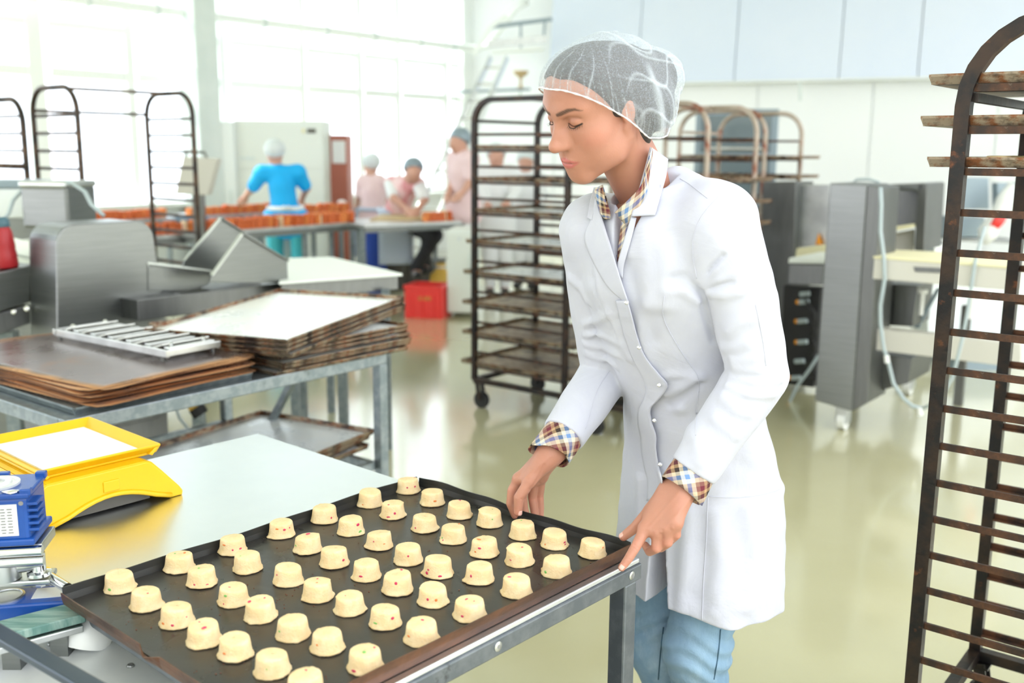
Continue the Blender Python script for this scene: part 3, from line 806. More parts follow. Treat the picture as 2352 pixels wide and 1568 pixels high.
# ---------------------------------------------------------------- dough sheeter behind the table
SB = P(160, 800, y=4.25); SB.z = 0
sh = thing('dough_sheeter', 'stainless dough sheeter with rounded hood behind the tray table', 'machine', SB)
def S(u, v, y=None, z=None): return P(u, v, y, z) - SB
h0 = P(135, 640, y=4.10) - SB                               # near top-left edge of the hood's broad face
hz0, hz1 = .60, P(230, 512, y=4.25).z
wd = .45; dp = .23
def hood_outline(o):
    b = Vector((o.x, o.y, 0)); r = .085; tp = .034
    pts = [b + UP * hz0 - AX * tp, ] + [b + AX * (r - r * math.cos(R_(a))) + UP * (hz1 - r + r * math.sin(R_(a))) for a in range(0, 91, 15)] \
        + [b + AX * (wd - r + r * math.sin(R_(a))) + UP * (hz1 - r + r * math.cos(R_(a))) for a in range(0, 91, 15)] + [b + AX * (wd + tp * 1.4) + UP * hz0]
    return pts
MB().prism(hood_outline(h0), -BX * dp).build('hood', MATS['steel'], sh, bevel=.006)
MB().box(h0 + AX * .2 - BX * .1 + UP * (.30 - h0.z), (.24, .50, .60), Matrix.Rotation(RZ, 3, 'Z')).build('pedestal', MATS['steel_dark'], sh, bevel=.004)
MB().box(h0 + AX * .16 - BX * .10 + UP * (.47 - h0.z), (.28, .48, .30), Matrix.Rotation(RZ, 3, 'Z')).build('base_cover', MATS['steel_dark'], sh, bevel=.004)
# conveyor bed running away from the hood
rm = Matrix.Rotation(RZ, 3, 'Z')
bz = .95
b0 = Vector((h0.x, h0.y, 0)) + AX * .40 - BX * .08
pb_ = P(420, 640, y=4.55)
def onb(u, v, off=0.0):
    d = CAM_ROT @ Vector(((u - 1176) / FPX, -(v - 784) / FPX, -1)); c0 = Vector((0, 0, CAM_H))
    return c0 + d * ((pb_ - c0).dot(BX) / d.dot(BX)) - SB - BX * off
MB().prism([onb(340, 604), onb(486, 622), onb(480, 652), onb(446, 668), onb(340, 668)], -BX * .03).build('side_panel', MATS['steel'], sh, bevel=.003)
q4 = [onb(340, 604), onb(486, 622), onb(486, 622) - BX * .42, onb(340, 604) - BX * .42]
MB().prism([q + UP * .004 for q in q4], (0, 0, -.02)).build('belt', MATS['belt_white'], sh)
MB().box(b0 + AX * .62 - BX * .02 + UP * .835, (.46, 1.5, .09), rm).build('lower_beam', MATS['steel_dark'], sh, bevel=.003)
q = S(403, 684, y=4.45)
MB().cyl(q + BX * .0, q + BX * .03, .022, 18).build('knob', MATS['chrome'], sh, smooth=True, angle=50)
# two peaked guard plates
for nm, pts, yy, off in (('guard_plate', ((482, 648), (486, 632), (556, 536), (660, 598), (662, 650)), 4.62, .012), ('guard_plate', ((420, 612), (424, 598), (506, 500), (600, 560), (600, 640)), 4.95, .012)):
    base = P(570, 600, y=yy)
    nrm = BX
    def onp(u, v):
        d = CAM_ROT @ Vector(((u - 1176) / FPX, -(v - 784) / FPX, -1))
        c0 = Vector((0, 0, CAM_H)); s_ = (base - c0).dot(nrm) / d.dot(nrm)
        return c0 + d * s_ - SB
    pp = [onp(u, v) for u, v in pts]
    MB().prism(pp, -BX * off).build(nm, MATS['steel'], sh, bevel=.002)
    MB().bar(pp[2], pp[3], .03, .006, up=(pp[2] - pp[1]).normalized()).build('plate_flange', MATS['steel'], sh)
    MB().bar(pp[1], pp[2], .020, .006, up=BX.cross((pp[2] - pp[1]).normalized())).build('plate_flange', MATS['steel_light'], sh)
# outfeed belt table
c = (P(640, 648, z=.905), P(762, 589, z=.905), P(925, 628, z=.905))
o4 = c[0] + (c[2] - c[1])
ofc = [p - SB for p in (c[0], P(664, 592, z=.905), c[1], c[2])]
MB().prism(ofc, (0, 0, -.012)).build('outfeed_belt', MATS['belt_white'], sh, bevel=.003)
of2 = [p + UP * -.013 for p in ofc]
MB().prism([of2[0].lerp(of2[2], .04), of2[1].lerp(of2[3], .04), of2[2].lerp(of2[0], .04), of2[3].lerp(of2[1], .04)], (0, 0, -.07)).build('outfeed_frame', MATS['steel_dark'], sh)
for q in (of2[0].lerp(of2[2], .2), of2[3].lerp(of2[0], .15), of2[2].lerp(of2[0], .1)):
    MB().bar(q - UP * .06, Vector((q.x, q.y, 0)), .04).build('outfeed_leg', MATS['galvanised'], sh)
for q in (b0 + AX * .2 + BX * .12, b0 + AX * 1.1 + BX * .12, b0 + AX * 1.1 - BX * .22): MB().bar(Vector((q.x, q.y, .82)), Vector((q.x, q.y, 0)), .05).build('leg', MATS['galvanised'], sh)
MB().tube([S(400, 925, y=4.35), S(412, 960, y=4.35), S(432, 985, y=4.35), S(436, 1010, y=4.35)], .007, 6).build('cable', MATS['cable_grey'], sh, smooth=True)
MB().tube([S(440, 920, y=4.4), S(452, 948, y=4.4)], [.03, .026], 12).build('drain_pipe', MATS['yellow_sack'], sh, smooth=True)
MB().cyl(S(450, 935, y=4.4), S(462, 952, y=4.4), .036, 14).build('drain_collar', MATS['black_rubber'], sh, smooth=True, angle=50)

# second wing of the line, left of the hood
lw = thing('infeed_conveyor', 'grey conveyor wing with white belt at the left edge behind sheets', 'conveyor', SB)
MB().prism([S(-60, 640, y=4.05), S(78, 607, y=4.25), S(78, 690, y=4.25), S(-60, 735, y=4.05)], -BX * .30).build('side_box', MATS['steel'], lw, bevel=.003)
MB().prism([S(-60, 735, y=4.1), S(70, 700, y=4.25), S(70, 742, y=4.25), S(-60, 790, y=4.1)], -BX * .22).build('lower_box', MATS['steel_dark'], lw, bevel=.003)
MB().prism([S(-80, 575, y=4.5), S(80, 545, y=4.9), S(92, 596, y=4.6), S(-60, 640, y=4.2)], (0, 0, -.012)).build('belt', MATS['belt_white'], lw)
MB().prism([S(-80, 520, y=4.75), S(75, 556, y=4.6), S(80, 576, y=4.55), S(-80, 545, y=4.7)], (0, 0, -.03)).build('white_rail', MATS['belt_white'], lw)
for u, v in ((32, 715), (62, 708)):
    q = S(u, v, y=4.21); MB().lathe([(.013, 0), (.013, .008), (.008, .012)], 12, q, Matrix.Rotation(R_(90), 3, 'X')).build('bolt', MATS['chrome'], lw)
MB().bar(S(20, 760, y=4.3), Vector((S(20, 760, y=4.3).x, S(20, 760, y=4.3).y, 0)), .06).build('leg', MATS['galvanised'], lw)
# grey control box and white shelf farther left
cb = thing('control_box', 'grey steel control box on the line behind the sheeter hood', 'control box', P(130, 520, y=4.9))
c0 = cb.location.copy(); c0.z = 0; cb.location = c0
pz = P(130, 428, y=4.9).z; pb = P(130, 522, y=4.9).z
MB().box((0, .05, (pz + pb) / 2), (.245, .24, pz - pb), (0, 0, R_(-10))).build('body', MATS['steel'], cb, bevel=.012)
MB().box((0, .05, pz + .012), (.26, .25, .03), (0, 0, R_(-10))).build('lid', MATS['steel_light'], cb, bevel=.010)
MB().box((0, .05, pb / 2), (.16, .16, pb), (0, 0, R_(-10))).build('stand', MATS['steel_dark'], cb)
def C_(u, v, y): return P(u, v, y=y) - c0
MB().tube([C_(100, 425, 4.9), C_(130, 419, 4.85), C_(165, 420, 4.8), C_(195, 440, 4.75), C_(210, 470, 4.7), C_(238, 495, 4.65)], .010, 6).build('cable', MATS['cable_grey'], cb, smooth=True)
MB().tube([C_(95, 425, 4.9), C_(50, 438, 4.9), C_(30, 460, 4.9), C_(20, 490, 4.85), C_(8, 505, 4.8)], .010, 6).build('cable', MATS['cable_grey'], cb, smooth=True)
ws = thing('white_bin', 'white sided bin with grey lid at the left edge below the rack', 'bin', P(10, 520, y=5.2) * 1)
w0 = ws.location.copy(); w0.z = 0; ws.location = w0
wt, wb_ = P(10, 432, y=5.2).z, P(10, 500, y=5.2).z
MB().box((-.05, .1, (wt + wb_) / 2), (.42, .30, wt - wb_), (0, 0, R_(8))).build('body', MATS['cabinet_side'], ws, bevel=.01)
MB().box((-.05, .1, wt + .02), (.44, .32, .04), (0, 0, R_(8))).build('lid', MATS['oven_grey'], ws, bevel=.008)
MB().box((-.05, .1, wb_ / 2), (.40, .28, wb_), (0, 0, R_(8))).build('stand', MATS['steel'], ws)
# red bottle with blue cap
rb = thing('spray_bottle', 'red plastic bottle with dark blue cap at the left edge', 'bottle', P(18, 614, y=4.22))
MB().lathe([(.040, 0), (.045, .010), (.044, .06), (.041, .075), (.043, .09), (.038, .15), (.030, .17)], 20).build('body', MATS['red_bottle'], rb, smooth=True, angle=40)
MB().lathe([(.032, .17), (.034, .175), (.033, .20), (.022, .212)], 20).build('cap', MATS['cap_blue'], rb, smooth=True, angle=40)
rb.rotation_euler = (0, R_(-4), 0)
# ---------------------------------------------------------------- smooth solids (signed distances meshed with surface nets)
f32 = np.float32
def V3(p): return np.array([p[0], p[1], p[2]], f32)
def ell(c, r, R=None):
    c = V3(c); r = np.array(r, f32)
    def f(Q):
        d = Q - c
        if R is not None: d = d @ R
        k = np.sqrt(((d / r) ** 2).sum(1)); k2 = np.sqrt(((d / (r * r)) ** 2).sum(1)) + 1e-6
        return k * (k - 1) / k2
    return f
def capsule(a, b, ra, rb=None):
    a, b = V3(a), V3(b); rb = ra if rb is None else rb
    ab = b - a; L = float(ab @ ab) + 1e-9
    def f(Q):
        t = np.clip((Q - a) @ ab / L, 0, 1)
        d = Q - a - t[:, None] * ab
        return np.sqrt((d * d).sum(1)) - (ra + (rb - ra) * t)
    return f
def chain(pts, rs):
    fs = [capsule(pts[i], pts[i + 1], rs[i], rs[i + 1]) for i in range(len(pts) - 1)]
    return lambda Q: np.minimum.reduce([g(Q) for g in fs])
def rbox(c, h, r, R=None):
    c = V3(c); h = np.array(h, f32)
    def f(Q):
        d = Q - c
        if R is not None: d = d @ R
        d = np.abs(d) - h + r
        return np.sqrt((np.maximum(d, 0) ** 2).sum(1)) + np.minimum(d.max(1), 0) - r
    return f
def smin(a, b, k):
    h = np.clip(.5 + .5 * (b - a) / k, 0, 1)
    return b + (a - b) * h - k * h * (1 - h)
def smax(a, b, k): return -smin(-a, -b, k)
def union(k, *fs):
    def f(Q):
        d = fs[0](Q)
        for g in fs[1:]: d = smin(d, g(Q), k)
        return d
    return f
def nets(sdf, lo, hi, h, blk=8, slack=2.0):
    """vertices and quads of the zero surface inside the box lo..hi"""
    lo = np.array(lo, f32); n = np.ceil((np.array(hi) - lo) / h / blk).astype(int)
    cc = np.stack(np.meshgrid(*[np.arange(k) for k in n], indexing='ij'), -1).reshape(-1, 3)
    cd = sdf((lo + (cc + .5) * (h * blk)).astype(f32)).reshape(n)
    act = np.abs(cd) < h * blk * .87 * slack
    g = act.copy()
    for ax in range(3):
        sh = np.zeros_like(g); sl = [slice(None)] * 3
        a = [slice(None)] * 3; b = [slice(None)] * 3
        a[ax] = slice(1, None); b[ax] = slice(None, -1)
        sh[tuple(a)] |= g[tuple(b)]; sh[tuple(b)] |= g[tuple(a)]; g = g | sh
    D = cd.repeat(blk, 0).repeat(blk, 1).repeat(blk, 2)
    M = g.repeat(blk, 0).repeat(blk, 1).repeat(blk, 2)
    I = np.argwhere(M)
    Q = lo + I.astype(f32) * h
    vals = np.empty(len(Q), f32)
    for s in range(0, len(Q), 400000): vals[s:s + 400000] = sdf(Q[s:s + 400000])
    D[M] = vals
    S = D < 0
    c = [S[i:S.shape[0] - 1 + i, j:S.shape[1] - 1 + j, k:S.shape[2] - 1 + k] for i in (0, 1) for j in (0, 1) for k in (0, 1)]
    any_ = np.logical_or.reduce(c); all_ = np.logical_and.reduce(c)
    A = np.argwhere(any_ & ~all_)
    idx = -np.ones(any_.shape, np.int32); idx[A[:, 0], A[:, 1], A[:, 2]] = np.arange(len(A))
    acc = np.zeros((len(A), 3), f32); cnt = np.zeros(len(A), f32)
    offs = [(i, j, k) for i in (0, 1) for j in (0, 1) for k in (0, 1)]
    cv = [D[A[:, 0] + i, A[:, 1] + j, A[:, 2] + k] for i, j, k in offs]
    for p in range(8):
        for q in range(p + 1, 8):
            if sum(abs(offs[p][t] - offs[q][t]) for t in range(3)) != 1: continue
            m = (cv[p] < 0) != (cv[q] < 0)
            t = np.where(m, cv[p] / np.where(m, cv[p] - cv[q], 1), 0)[:, None]
            po, qo = np.array(offs[p], f32), np.array(offs[q], f32)
            acc += m[:, None] * (po + (qo - po) * t); cnt += m
    V = lo + (A + acc / cnt[:, None]) * h
    F = []
    for ax in range(3):
        a1, a2 = (ax + 1) % 3, (ax + 2) % 3
        sl0 = [slice(None)] * 3; sl1 = [slice(None)] * 3
        sl0[ax] = slice(0, -1); sl1[ax] = slice(1, None)
        s0, s1 = S[tuple(sl0)], S[tuple(sl1)]
        E = np.argwhere(s0 != s1)
        ok = (E[:, a1] > 0) & (E[:, a2] > 0) & (E[:, a1] < S.shape[a1] - 1) & (E[:, a2] < S.shape[a2] - 1)
        E = E[ok]; flip = s0[E[:, 0], E[:, 1], E[:, 2]]
        d1 = np.zeros(3, int); d1[a1] = 1; d2 = np.zeros(3, int); d2[a2] = 1
        g4 = [idx[tuple((E - x).T)] for x in (d1 + d2, d2, np.zeros(3, int), d1)]
        quad = np.stack(g4, 1)
        quad[~flip] = quad[~flip][:, ::-1]
        F.append(quad)
    F = np.concatenate(F)
    return V, F[(F >= 0).all(1)]
def net_mesh(name, parts):
    """one mesh from several (V, F) pieces"""
    me = bpy.data.meshes.new(name)
    V = np.concatenate([p[0] for p in parts]); o = 0; Fs = []
    for v, f in parts: Fs.append(f + o); o += len(v)
    F = np.concatenate(Fs)
    me.vertices.add(len(V)); me.vertices.foreach_set('co', V.astype(f32).ravel())
    me.loops.add(F.size); me.loops.foreach_set('vertex_index', F.astype(np.int32).ravel())
    me.polygons.add(len(F)); me.polygons.foreach_set('loop_start', np.arange(0, F.size, 4, dtype=np.int32))
    me.polygons.foreach_set('loop_total', np.full(len(F), 4, np.int32))
    me.polygons.foreach_set('use_smooth', np.ones(len(F), bool))
    me.update(calc_edges=True); me.validate()
    return me
def sdf_obj(name, sdf, lo, hi, h, material, parent=None, slack=2.0, origin=(0, 0, 0)):
    v, f = nets(sdf, lo, hi, h, slack=slack)
    return obj(name, net_mesh(name, [(v - V3(origin), f)]), material, parent)

# ---------------------------------------------------------------- far end of the hall: tables, goods, cabinets
def onplane(u, v, base, nrm):
    d = CAM_ROT @ Vector(((u - 1176) / FPX, -(v - 784) / FPX, -1)); c0 = Vector((0, 0, CAM_H))
    return c0 + d * ((base - c0).dot(nrm) / d.dot(nrm))
def far_table(label, f0, f1, depth, zt, legs, mt_='steel_light'):
    """table whose front edge runs from f0 to f1"""
    f0 = Vector((f0.x, f0.y, 0)); f1 = Vector((f1.x, f1.y, 0))
    t = thing('packing_table', label, 'table', f0)
    d = f1 - f0; n = Vector((-d.y, d.x, 0)).normalized() * depth
    q = [Vector((0, 0, zt)), d + UP * zt, d + n + UP * zt, n + UP * zt]
    MB().prism(q, (0, 0, -.03)).build('table_top', MATS[mt_], t)
    MB().bar(UP * (zt - .05), d + UP * (zt - .05), .03, .05).build('front_rail', MATS['steel'], t)
    for a in legs:
        for b in (.06, .94):
            p = d * a + n * b
            MB().bar(p, p + UP * (zt - .03), .045).build('leg', MATS['galvanised'], t)
    return t, f0, d, n
ZT = .84
g0 = P(594, 525, z=ZT); fA = g0 - AX * 1.3; fB = g0 + AX * 1.26
_, f0, dd, nn = far_table('long steel packing table with orange goods before blue-clad worker', fA, fB, .75, ZT, (.02, .5, .72, .98))
goods_mesh = []
for mm in ('orange_goods', 'orange_goods_light'):
    me = MB().box((0, 0, .045), (.042, .075, .09)).mesh('orange_pastry'); me.materials.append(MATS[mm]); goods_mesh.append(me)
fill = MB().box((0, 0, .045), (.014, .077, .092)).mesh('cream_pastry'); fill.materials.append(MATS['cream_filling'])
rng = random.Random(3)
def goods_row(p0, p1, n, label, group, cream=.12, zz=ZT):
    d = (p1 - p0)
    ang = math.atan2(d.y, d.x)
    for i in range(n):
        p = p0 + d * (i + .5) / n
        o = obj('orange_pastry', fill if rng.random() < cream else goods_mesh[rng.random() < .4], None)
        o.location = (p.x + rng.uniform(-.01, .01), p.y + rng.uniform(-.015, .015), zz + .001)
        o.rotation_euler = (0, 0, ang + rng.uniform(-.15, .15)); o.scale = (1, 1, rng.uniform(.85, 1.12))
        tag(o, label, 'pastry', group)
goods_row(f0 + dd * .02 + nn * .12, f0 + dd * .97 + nn * .12, 50, 'orange pastry standing in the front row on the long packing table', 'front row pastries')
goods_row(f0 + dd * .30 + nn * .22, f0 + dd * .95 + nn * .22, 32, 'orange pastry in the second row on the long packing table', 'second row pastries', .05)
# table in the back row behind the blue worker
h0_ = P(430, 497, z=ZT) + AX * -1.2; h1_ = P(430, 497, z=ZT) + AX * 1.3
_, e0, ed, en = far_table('rear packing table with orange goods along the windows', h0_, h1_, .45, ZT, (.02, .5, .98))
goods_row(e0 + ed * .02 + en * .12, e0 + ed * .40 + en * .12, 20, 'orange pastry at the left end of the rear packing table', 'rear table pastries, left end', .02)
goods_row(e0 + ed * .50 + en * .15, e0 + ed * .98 + en * .15, 22, 'orange pastry beside the hand of the blue-clad worker', 'rear table pastries, middle', .02)
_, e0, ed, en = far_table('short steel table with orange goods before the brown cabinet', P(690, 490, z=ZT), P(812, 487, z=ZT), .4, ZT, (.03, .97))
goods_row(e0 + ed * .04 + en * .2, e0 + ed * .96 + en * .2, 14, 'orange pastry on the short table before the brown cabinet', 'short table pastries', .02)
# right hand packing table
k0 = P(836, 516, z=ZT); k1 = P(1090, 506, z=ZT)
_, kk0, kd, kn = far_table('steel packing table before the worker in striped pink', k0, k1, .8, ZT, (.01, .99))
MB().prism([P(850, 508, z=ZT + .001) , P(985, 506, z=ZT + .001), P(975, 493, z=ZT + .001), P(880, 494, z=ZT + .001)], (0, 0, .02)).build('dough_board', MATS['wood_board'])
tag(bpy.data.objects['dough_board'], 'pale wooden board lying on the right-hand packing table', 'board')
goods_row(kk0 + kd * .58 + kn * .15, kk0 + kd * .97 + kn * .15, 15, 'brown pastry on the right packing table beside the board', 'right table pastries', .2)
# bowl
bw = MB().lathe([(.05, 0), (.055, .002), (.085, .06), (.12, .105), (.125, .115), (.115, .112), (.08, .06), (.04, .012)], 24).build('mixing_bowl', MATS['red_crate'], smooth=True, angle=50)
bw.location = P(1049, 492, z=ZT + .02); bw.location.z = ZT + .002
tag(bw, 'red plastic bowl on the right-hand packing table', 'bowl')
for i, (u, v) in enumerate(((786, 476), (1075, 497))):
    o = MB().lathe([(.05, 0), (.055, .02), (.05, .10), (.03, .12)], 14).build('white_tub', MATS['white_plastic'], smooth=True, angle=40)
    o.location = P(u, v + 8, z=ZT); tag(o, ('small white tub standing on the long packing table by the brown door', 'small white tub next to the red bowl')[i], 'tub', 'white tubs')

def crate_box(name, label, cat, u0, v0, u1, v1, y, depth, m, rz=RZ, face='B', parts=None):
    """upright box whose front face spans the given view rectangle at distance y"""
    a, b = P(u0, v1, y=y), P(u1, v1, y=y); top = P(u0, v0, y=y).z
    return a, b, top
# big pale cabinet and its darker flank
cab = thing('oven_cabinet', 'large pale cabinet oven standing behind the blue-clad worker', 'cabinet', (P(640, 300, y=12.0).x, 12.0, 0))
X0 = cab.location.x
cw = (P(745, 300, y=12).x - P(540, 300, y=12).x); ct = P(640, 276, y=12).z
MB().box((0, .25, ct / 2), (cw, .5, ct)).build('body', MATS['cabinet_pale'], cab, bevel=.01)
MB().box((0, -.006, ct * .84), (cw * .98, .012, ct * .27)).build('upper_panel', MATS['cabinet_pale'], cab, bevel=.004)
MB().box((0, -.006, ct * .38), (cw * .98, .012, ct * .60)).build('door', MATS['cabinet_pale'], cab, bevel=.004)
MB().box((cw * .37, -.016, ct * .935), (.10, .012, .05)).build('display', MATS['dark_box'], cab)
MB().box((cw * .28, -.016, ct * .935), (.03, .012, .05)).build('lamp_yellow', MATS['belt_cream'], cab)
MB().box((-cw * .36, -.016, ct * .76), (.17, .012, .04)).build('badge', MATS['pale_column'], cab)
cs = thing('side_cabinet', 'white tall cabinet left of the pale oven cabinet', 'cabinet', (P(505, 300, y=11.9).x, 11.9, 0))
ct2 = P(500, 278, y=11.9).z
MB().box((0, .12, ct2 / 2), (P(538, 300, y=11.9).x - P(476, 300, y=11.9).x, .24, ct2)).build('body', MATS['cabinet_side'], cs, bevel=.01)
MB().box((0, -.005, ct2 / 2), ((P(540, 300, y=11.9).x - P(474, 300, y=11.9).x) * .94, .012, ct2 * .96)).build('door', MATS['cabinet_side'], cs, bevel=.004)
MB().box((.1, -.02, ct2 * .5), (.02, .02, .25)).build('handle', MATS['pale_column'], cs)
# brown door leaf cabinet
bd = thing('brown_cabinet', 'narrow brown-red cabinet with a paper sheet, right of pale oven', 'cabinet', (P(774, 400, y=12.4).x, 12.4, 0))
bw_ = P(799, 400, y=12.4).x - P(751, 400, y=12.4).x; bt = P(774, 310, y=12.4).z
MB().box((0, .2, bt / 2), (bw_, .4, bt)).build('body', MATS['door_brown'], bd)
MB().box((0, -.006, bt * .46), (bw_ * .96, .012, bt * .66)).build('door', MATS['door_brown'], bd)
MB().box((bw_ * .12, -.004, bt * .88), (bw_ * .62, .010, bt * .16)).build('paper_sheet', MATS['paper_white'], bd)
# grey panel seen through the thin rack
gp = thing('tilted_panel', 'grey beige panel on a stand seen through the thin rack', 'panel', (P(450, 440, y=8.0).x, 8.0, 0))
pa = [P(u, v, y=8.0) - gp.location for u, v in ((402, 446), (478, 448), (500, 364), (420, 360))]
MB().prism(pa, (0, .12, 0)).build('panel', MATS['cream_metal'], gp, bevel=.01)
MB().tube([P(u, v, y=8.05) - gp.location for u, v in ((425, 362), (430, 348), (470, 350), (475, 364))], .012, 6).build('handle', MATS['steel'], gp)
MB().bar((0, .06, .0), (0, .06, pa[0].z), .08).build('post', MATS['steel'], gp)
MB().box((0, .06, .02), (.4, .4, .04)).build('foot', MATS['steel'], gp)
# blue bin, dark boxes and a white freezer under and beside the packing table
bb = thing('blue_bin', 'deep blue plastic bin under the end of packing table', 'bin', (P(863, 560, y=10.9).x, 10.9, 0))
zt_ = P(863, 522, y=10.9).z
MB().lathe([(.10, 0), (.105, .02), (.13, zt_ - .03), (.142, zt_ - .02), (.142, zt_)], 20).build('body', MATS['blue_bin'], bb, smooth=True, angle=40)
MB().lathe([(.145, zt_), (.145, zt_ + .02), (.10, zt_ + .035)], 20).build('lid', MATS['blue_bin'], bb, smooth=True, angle=40)
for k, (u0, u1, v0, y, mm) in enumerate(((884, 925, 535, 11.0, 'dark_box'), (925, 1020, 600, 11.2, 'dark_box'))):
    a, b = P(u0, 560, y=y).x, P(u1, 560, y=y).x; tp = max(.25, P(u0, v0, y=y).z)
    t = thing('storage_box', ('dark storage box beside the blue bin', 'low dark storage box under the pink-striped worker')[k], 'box', ((a + b) / 2, y, 0))
    MB().box((0, .15, tp / 2), (b - a, .3, tp)).build('body', MATS[mm], t, bevel=.01)
    MB().box((0, .15, tp + .01), (b - a + .02, .32, .025)).build('lid', MATS[mm], t, bevel=.006)
    MB().box((0, -.004, tp * .7), ((b - a) * .4, .012, .04)).build('grip', MATS['black_rubber'], t)
sk = thing('yellow_sack', 'ochre sack standing behind the white freezer under the table', 'sack', (P(1012, 600, y=10.4).x, 10.4, 0))
MB().lathe([(.07, 0), (.11, .03), (.12, .15), (.11, .24), (.05, .30), (.035, .32), (.06, .36)], 18).build('body', MATS['yellow_sack'], sk, smooth=True)
MB().lathe([(.040, .305), (.043, .32), (.040, .335)], 14).build('tie', MATS['white_plastic'], sk)
fz = thing('freezer_cabinet', 'white freestanding cabinet between red crate and middle rack', 'cabinet', (P(1056, 700, y=9.15).x, 9.15, 0), R_(-6))
a, b = P(1027, 600, y=9.15).x, P(1086, 600, y=9.15).x; tp = P(1056, 528, y=9.15).z
MB().box((0, .25, tp / 2 + .02), (b - a, .5, tp - .04)).build('body', MATS['cabinet_pale'], fz, bevel=.008)
MB().box((0, -.012, tp / 2 + .01), ((b - a) * .96, .024, tp * .90)).build('door', MATS['cabinet_pale'], fz, bevel=.004)
MB().box(((b - a) * .40, -.03, tp * .6), (.012, .018, .22)).build('handle', MATS['pale_column'], fz)
MB().box((0, -.0255, tp * .9), (.03, .003, .03)).build('sticker', MATS['cap_cloth'], fz)
# red crate
cr = thing('plastic_crate', 'bright red plastic crate on the floor near the white cabinet', 'crate', (P(984, 725, z=0).x, P(984, 725, z=0).y, 0), R_(-14))
W, Dp, H = .34, .30, .30
for nm, c, d in (('bottom', (0, 0, .012), (W, Dp, .02)), ('side_panel', (0, -Dp / 2, H / 2), (W, .018, H)), ('side_panel', (0, Dp / 2, H / 2), (W, .018, H)), ('side_panel', (-W / 2, 0, H / 2), (.018, Dp, H)), ('side_panel', (W / 2, 0, H / 2), (.018, Dp, H))):
    MB().box(c, d).build(nm, MATS['red_crate'], cr, bevel=.004)
for c, d in (((0, -Dp / 2, H - .015), (W + .03, .035, .03)), ((0, Dp / 2, H - .015), (W + .03, .035, .03)), ((-W / 2, 0, H - .015), (.035, Dp, .03)), ((W / 2, 0, H - .015), (.035, Dp, .03))):
    MB().box(c, d).build('rim', MATS['red_crate'], cr, bevel=.004)
MB().box((.02, -Dp / 2 - .011, H * .62), (.12, .006, .035)).build('hand_slot', MATS['orange_goods_light'], cr)
for x in (-.11, 0, .11): MB().box((x, -Dp / 2 - .012, H * .4), (.012, .012, H * .7)).build('rib', MATS['red_crate'], cr)

# aluminium ladder leaning on the back wall
ld = thing('ladder', 'aluminium ladder leaning against the wall in the far corner', 'ladder', (P(1003, 391, y=12.6).x, 12.6, 0))
a0, a1 = P(1003, 391, y=12.6) - ld.location, P(1127, 132, y=13.6) - ld.location
b0_, b1 = P(1052, 391, y=12.6) - ld.location, P(1165, 132, y=13.6) - ld.location
ext = (a0 - a1) * (a0.z / (a1.z - a0.z)); ext2 = (b0_ - b1) * (b0_.z / (b1.z - b0_.z))
fa, fb = a0 + ext, b0_ + ext2
MB().bar(fa, a1, .03, .07).build('rail', MATS['chrome'], ld); MB().bar(fb, b1, .03, .07).build('rail', MATS['chrome'], ld)
for i in range(12):
    t = (i + .7) / 12.3
    MB().cyl(fa.lerp(a1, t), fb.lerp(b1, t), .018, 8).build('rung', MATS['chrome'], ld, smooth=True)
# wall bracket platform and shelf
YW = 14.6
wp = thing('wall_platform', 'pale steel bracket platform high on the back wall', 'platform', P(1180, 90, y=YW))
wq = wp.location.copy()
def Wp(u, v, y=YW): return P(u, v, y=y) - wq
MB().bar(Wp(1128, 62), Wp(1268, 44), .05, .05).build('upper_rail', MATS['oven_grey'], wp)
MB().bar(Wp(1120, 102), Wp(1256, 90), .05, .10).build('lower_rail', MATS['steel_light'], wp)
MB().bar(Wp(1128, 120), Wp(1250, 112), .30, .03).build('deck', MATS['window_frame'], wp)
MB().bar(Wp(1088, 126), Wp(1128, 62), .06, .06).build('strut', MATS['window_frame'], wp)
MB().bar(Wp(1128, 62), Wp(1165, 36), .06, .06).build('strut', MATS['window_frame'], wp)
MB().bar(Wp(1196, 50), Wp(1196, 110), .03, .03).build('post', MATS['oven_grey'], wp)
MB().bar(Wp(1252, 48), Wp(1248, 100), .03, .03).build('post', MATS['oven_grey'], wp)
MB().bar(Wp(1196, 80), Wp(1196, 80, 15.3), .04).build('wall_arm', MATS['oven_grey'], wp)
wsf = thing('wall_shelf', 'thin grey shelf on the back wall above the middle rack', 'shelf', P(1128, 208, y=YW))
wq2 = wsf.location.copy()
MB().bar(P(1042, 212, y=YW) - wq2, P(1218, 205, y=YW) - wq2, .18, .03).build('board', MATS['oven_grey'], wsf)
for u in (1075, 1195): MB().bar(P(u, 212, y=YW) - wq2, P(u, 226, y=YW + .5) - wq2, .03).build('bracket', MATS['pale_column'], wsf)
gb = MB().lathe([(.05, 0), (.05, .01), (.018, .03), (.015, .12), (.03, .15), (.09, .19), (.11, .24), (.10, .24)], 16).build('brass_stand', MATS['wood_board'], smooth=True, angle=50)
gb.location = P(1196, 203, y=YW); tag(gb, 'small tan goblet-shaped stand on the wall shelf', 'stand')

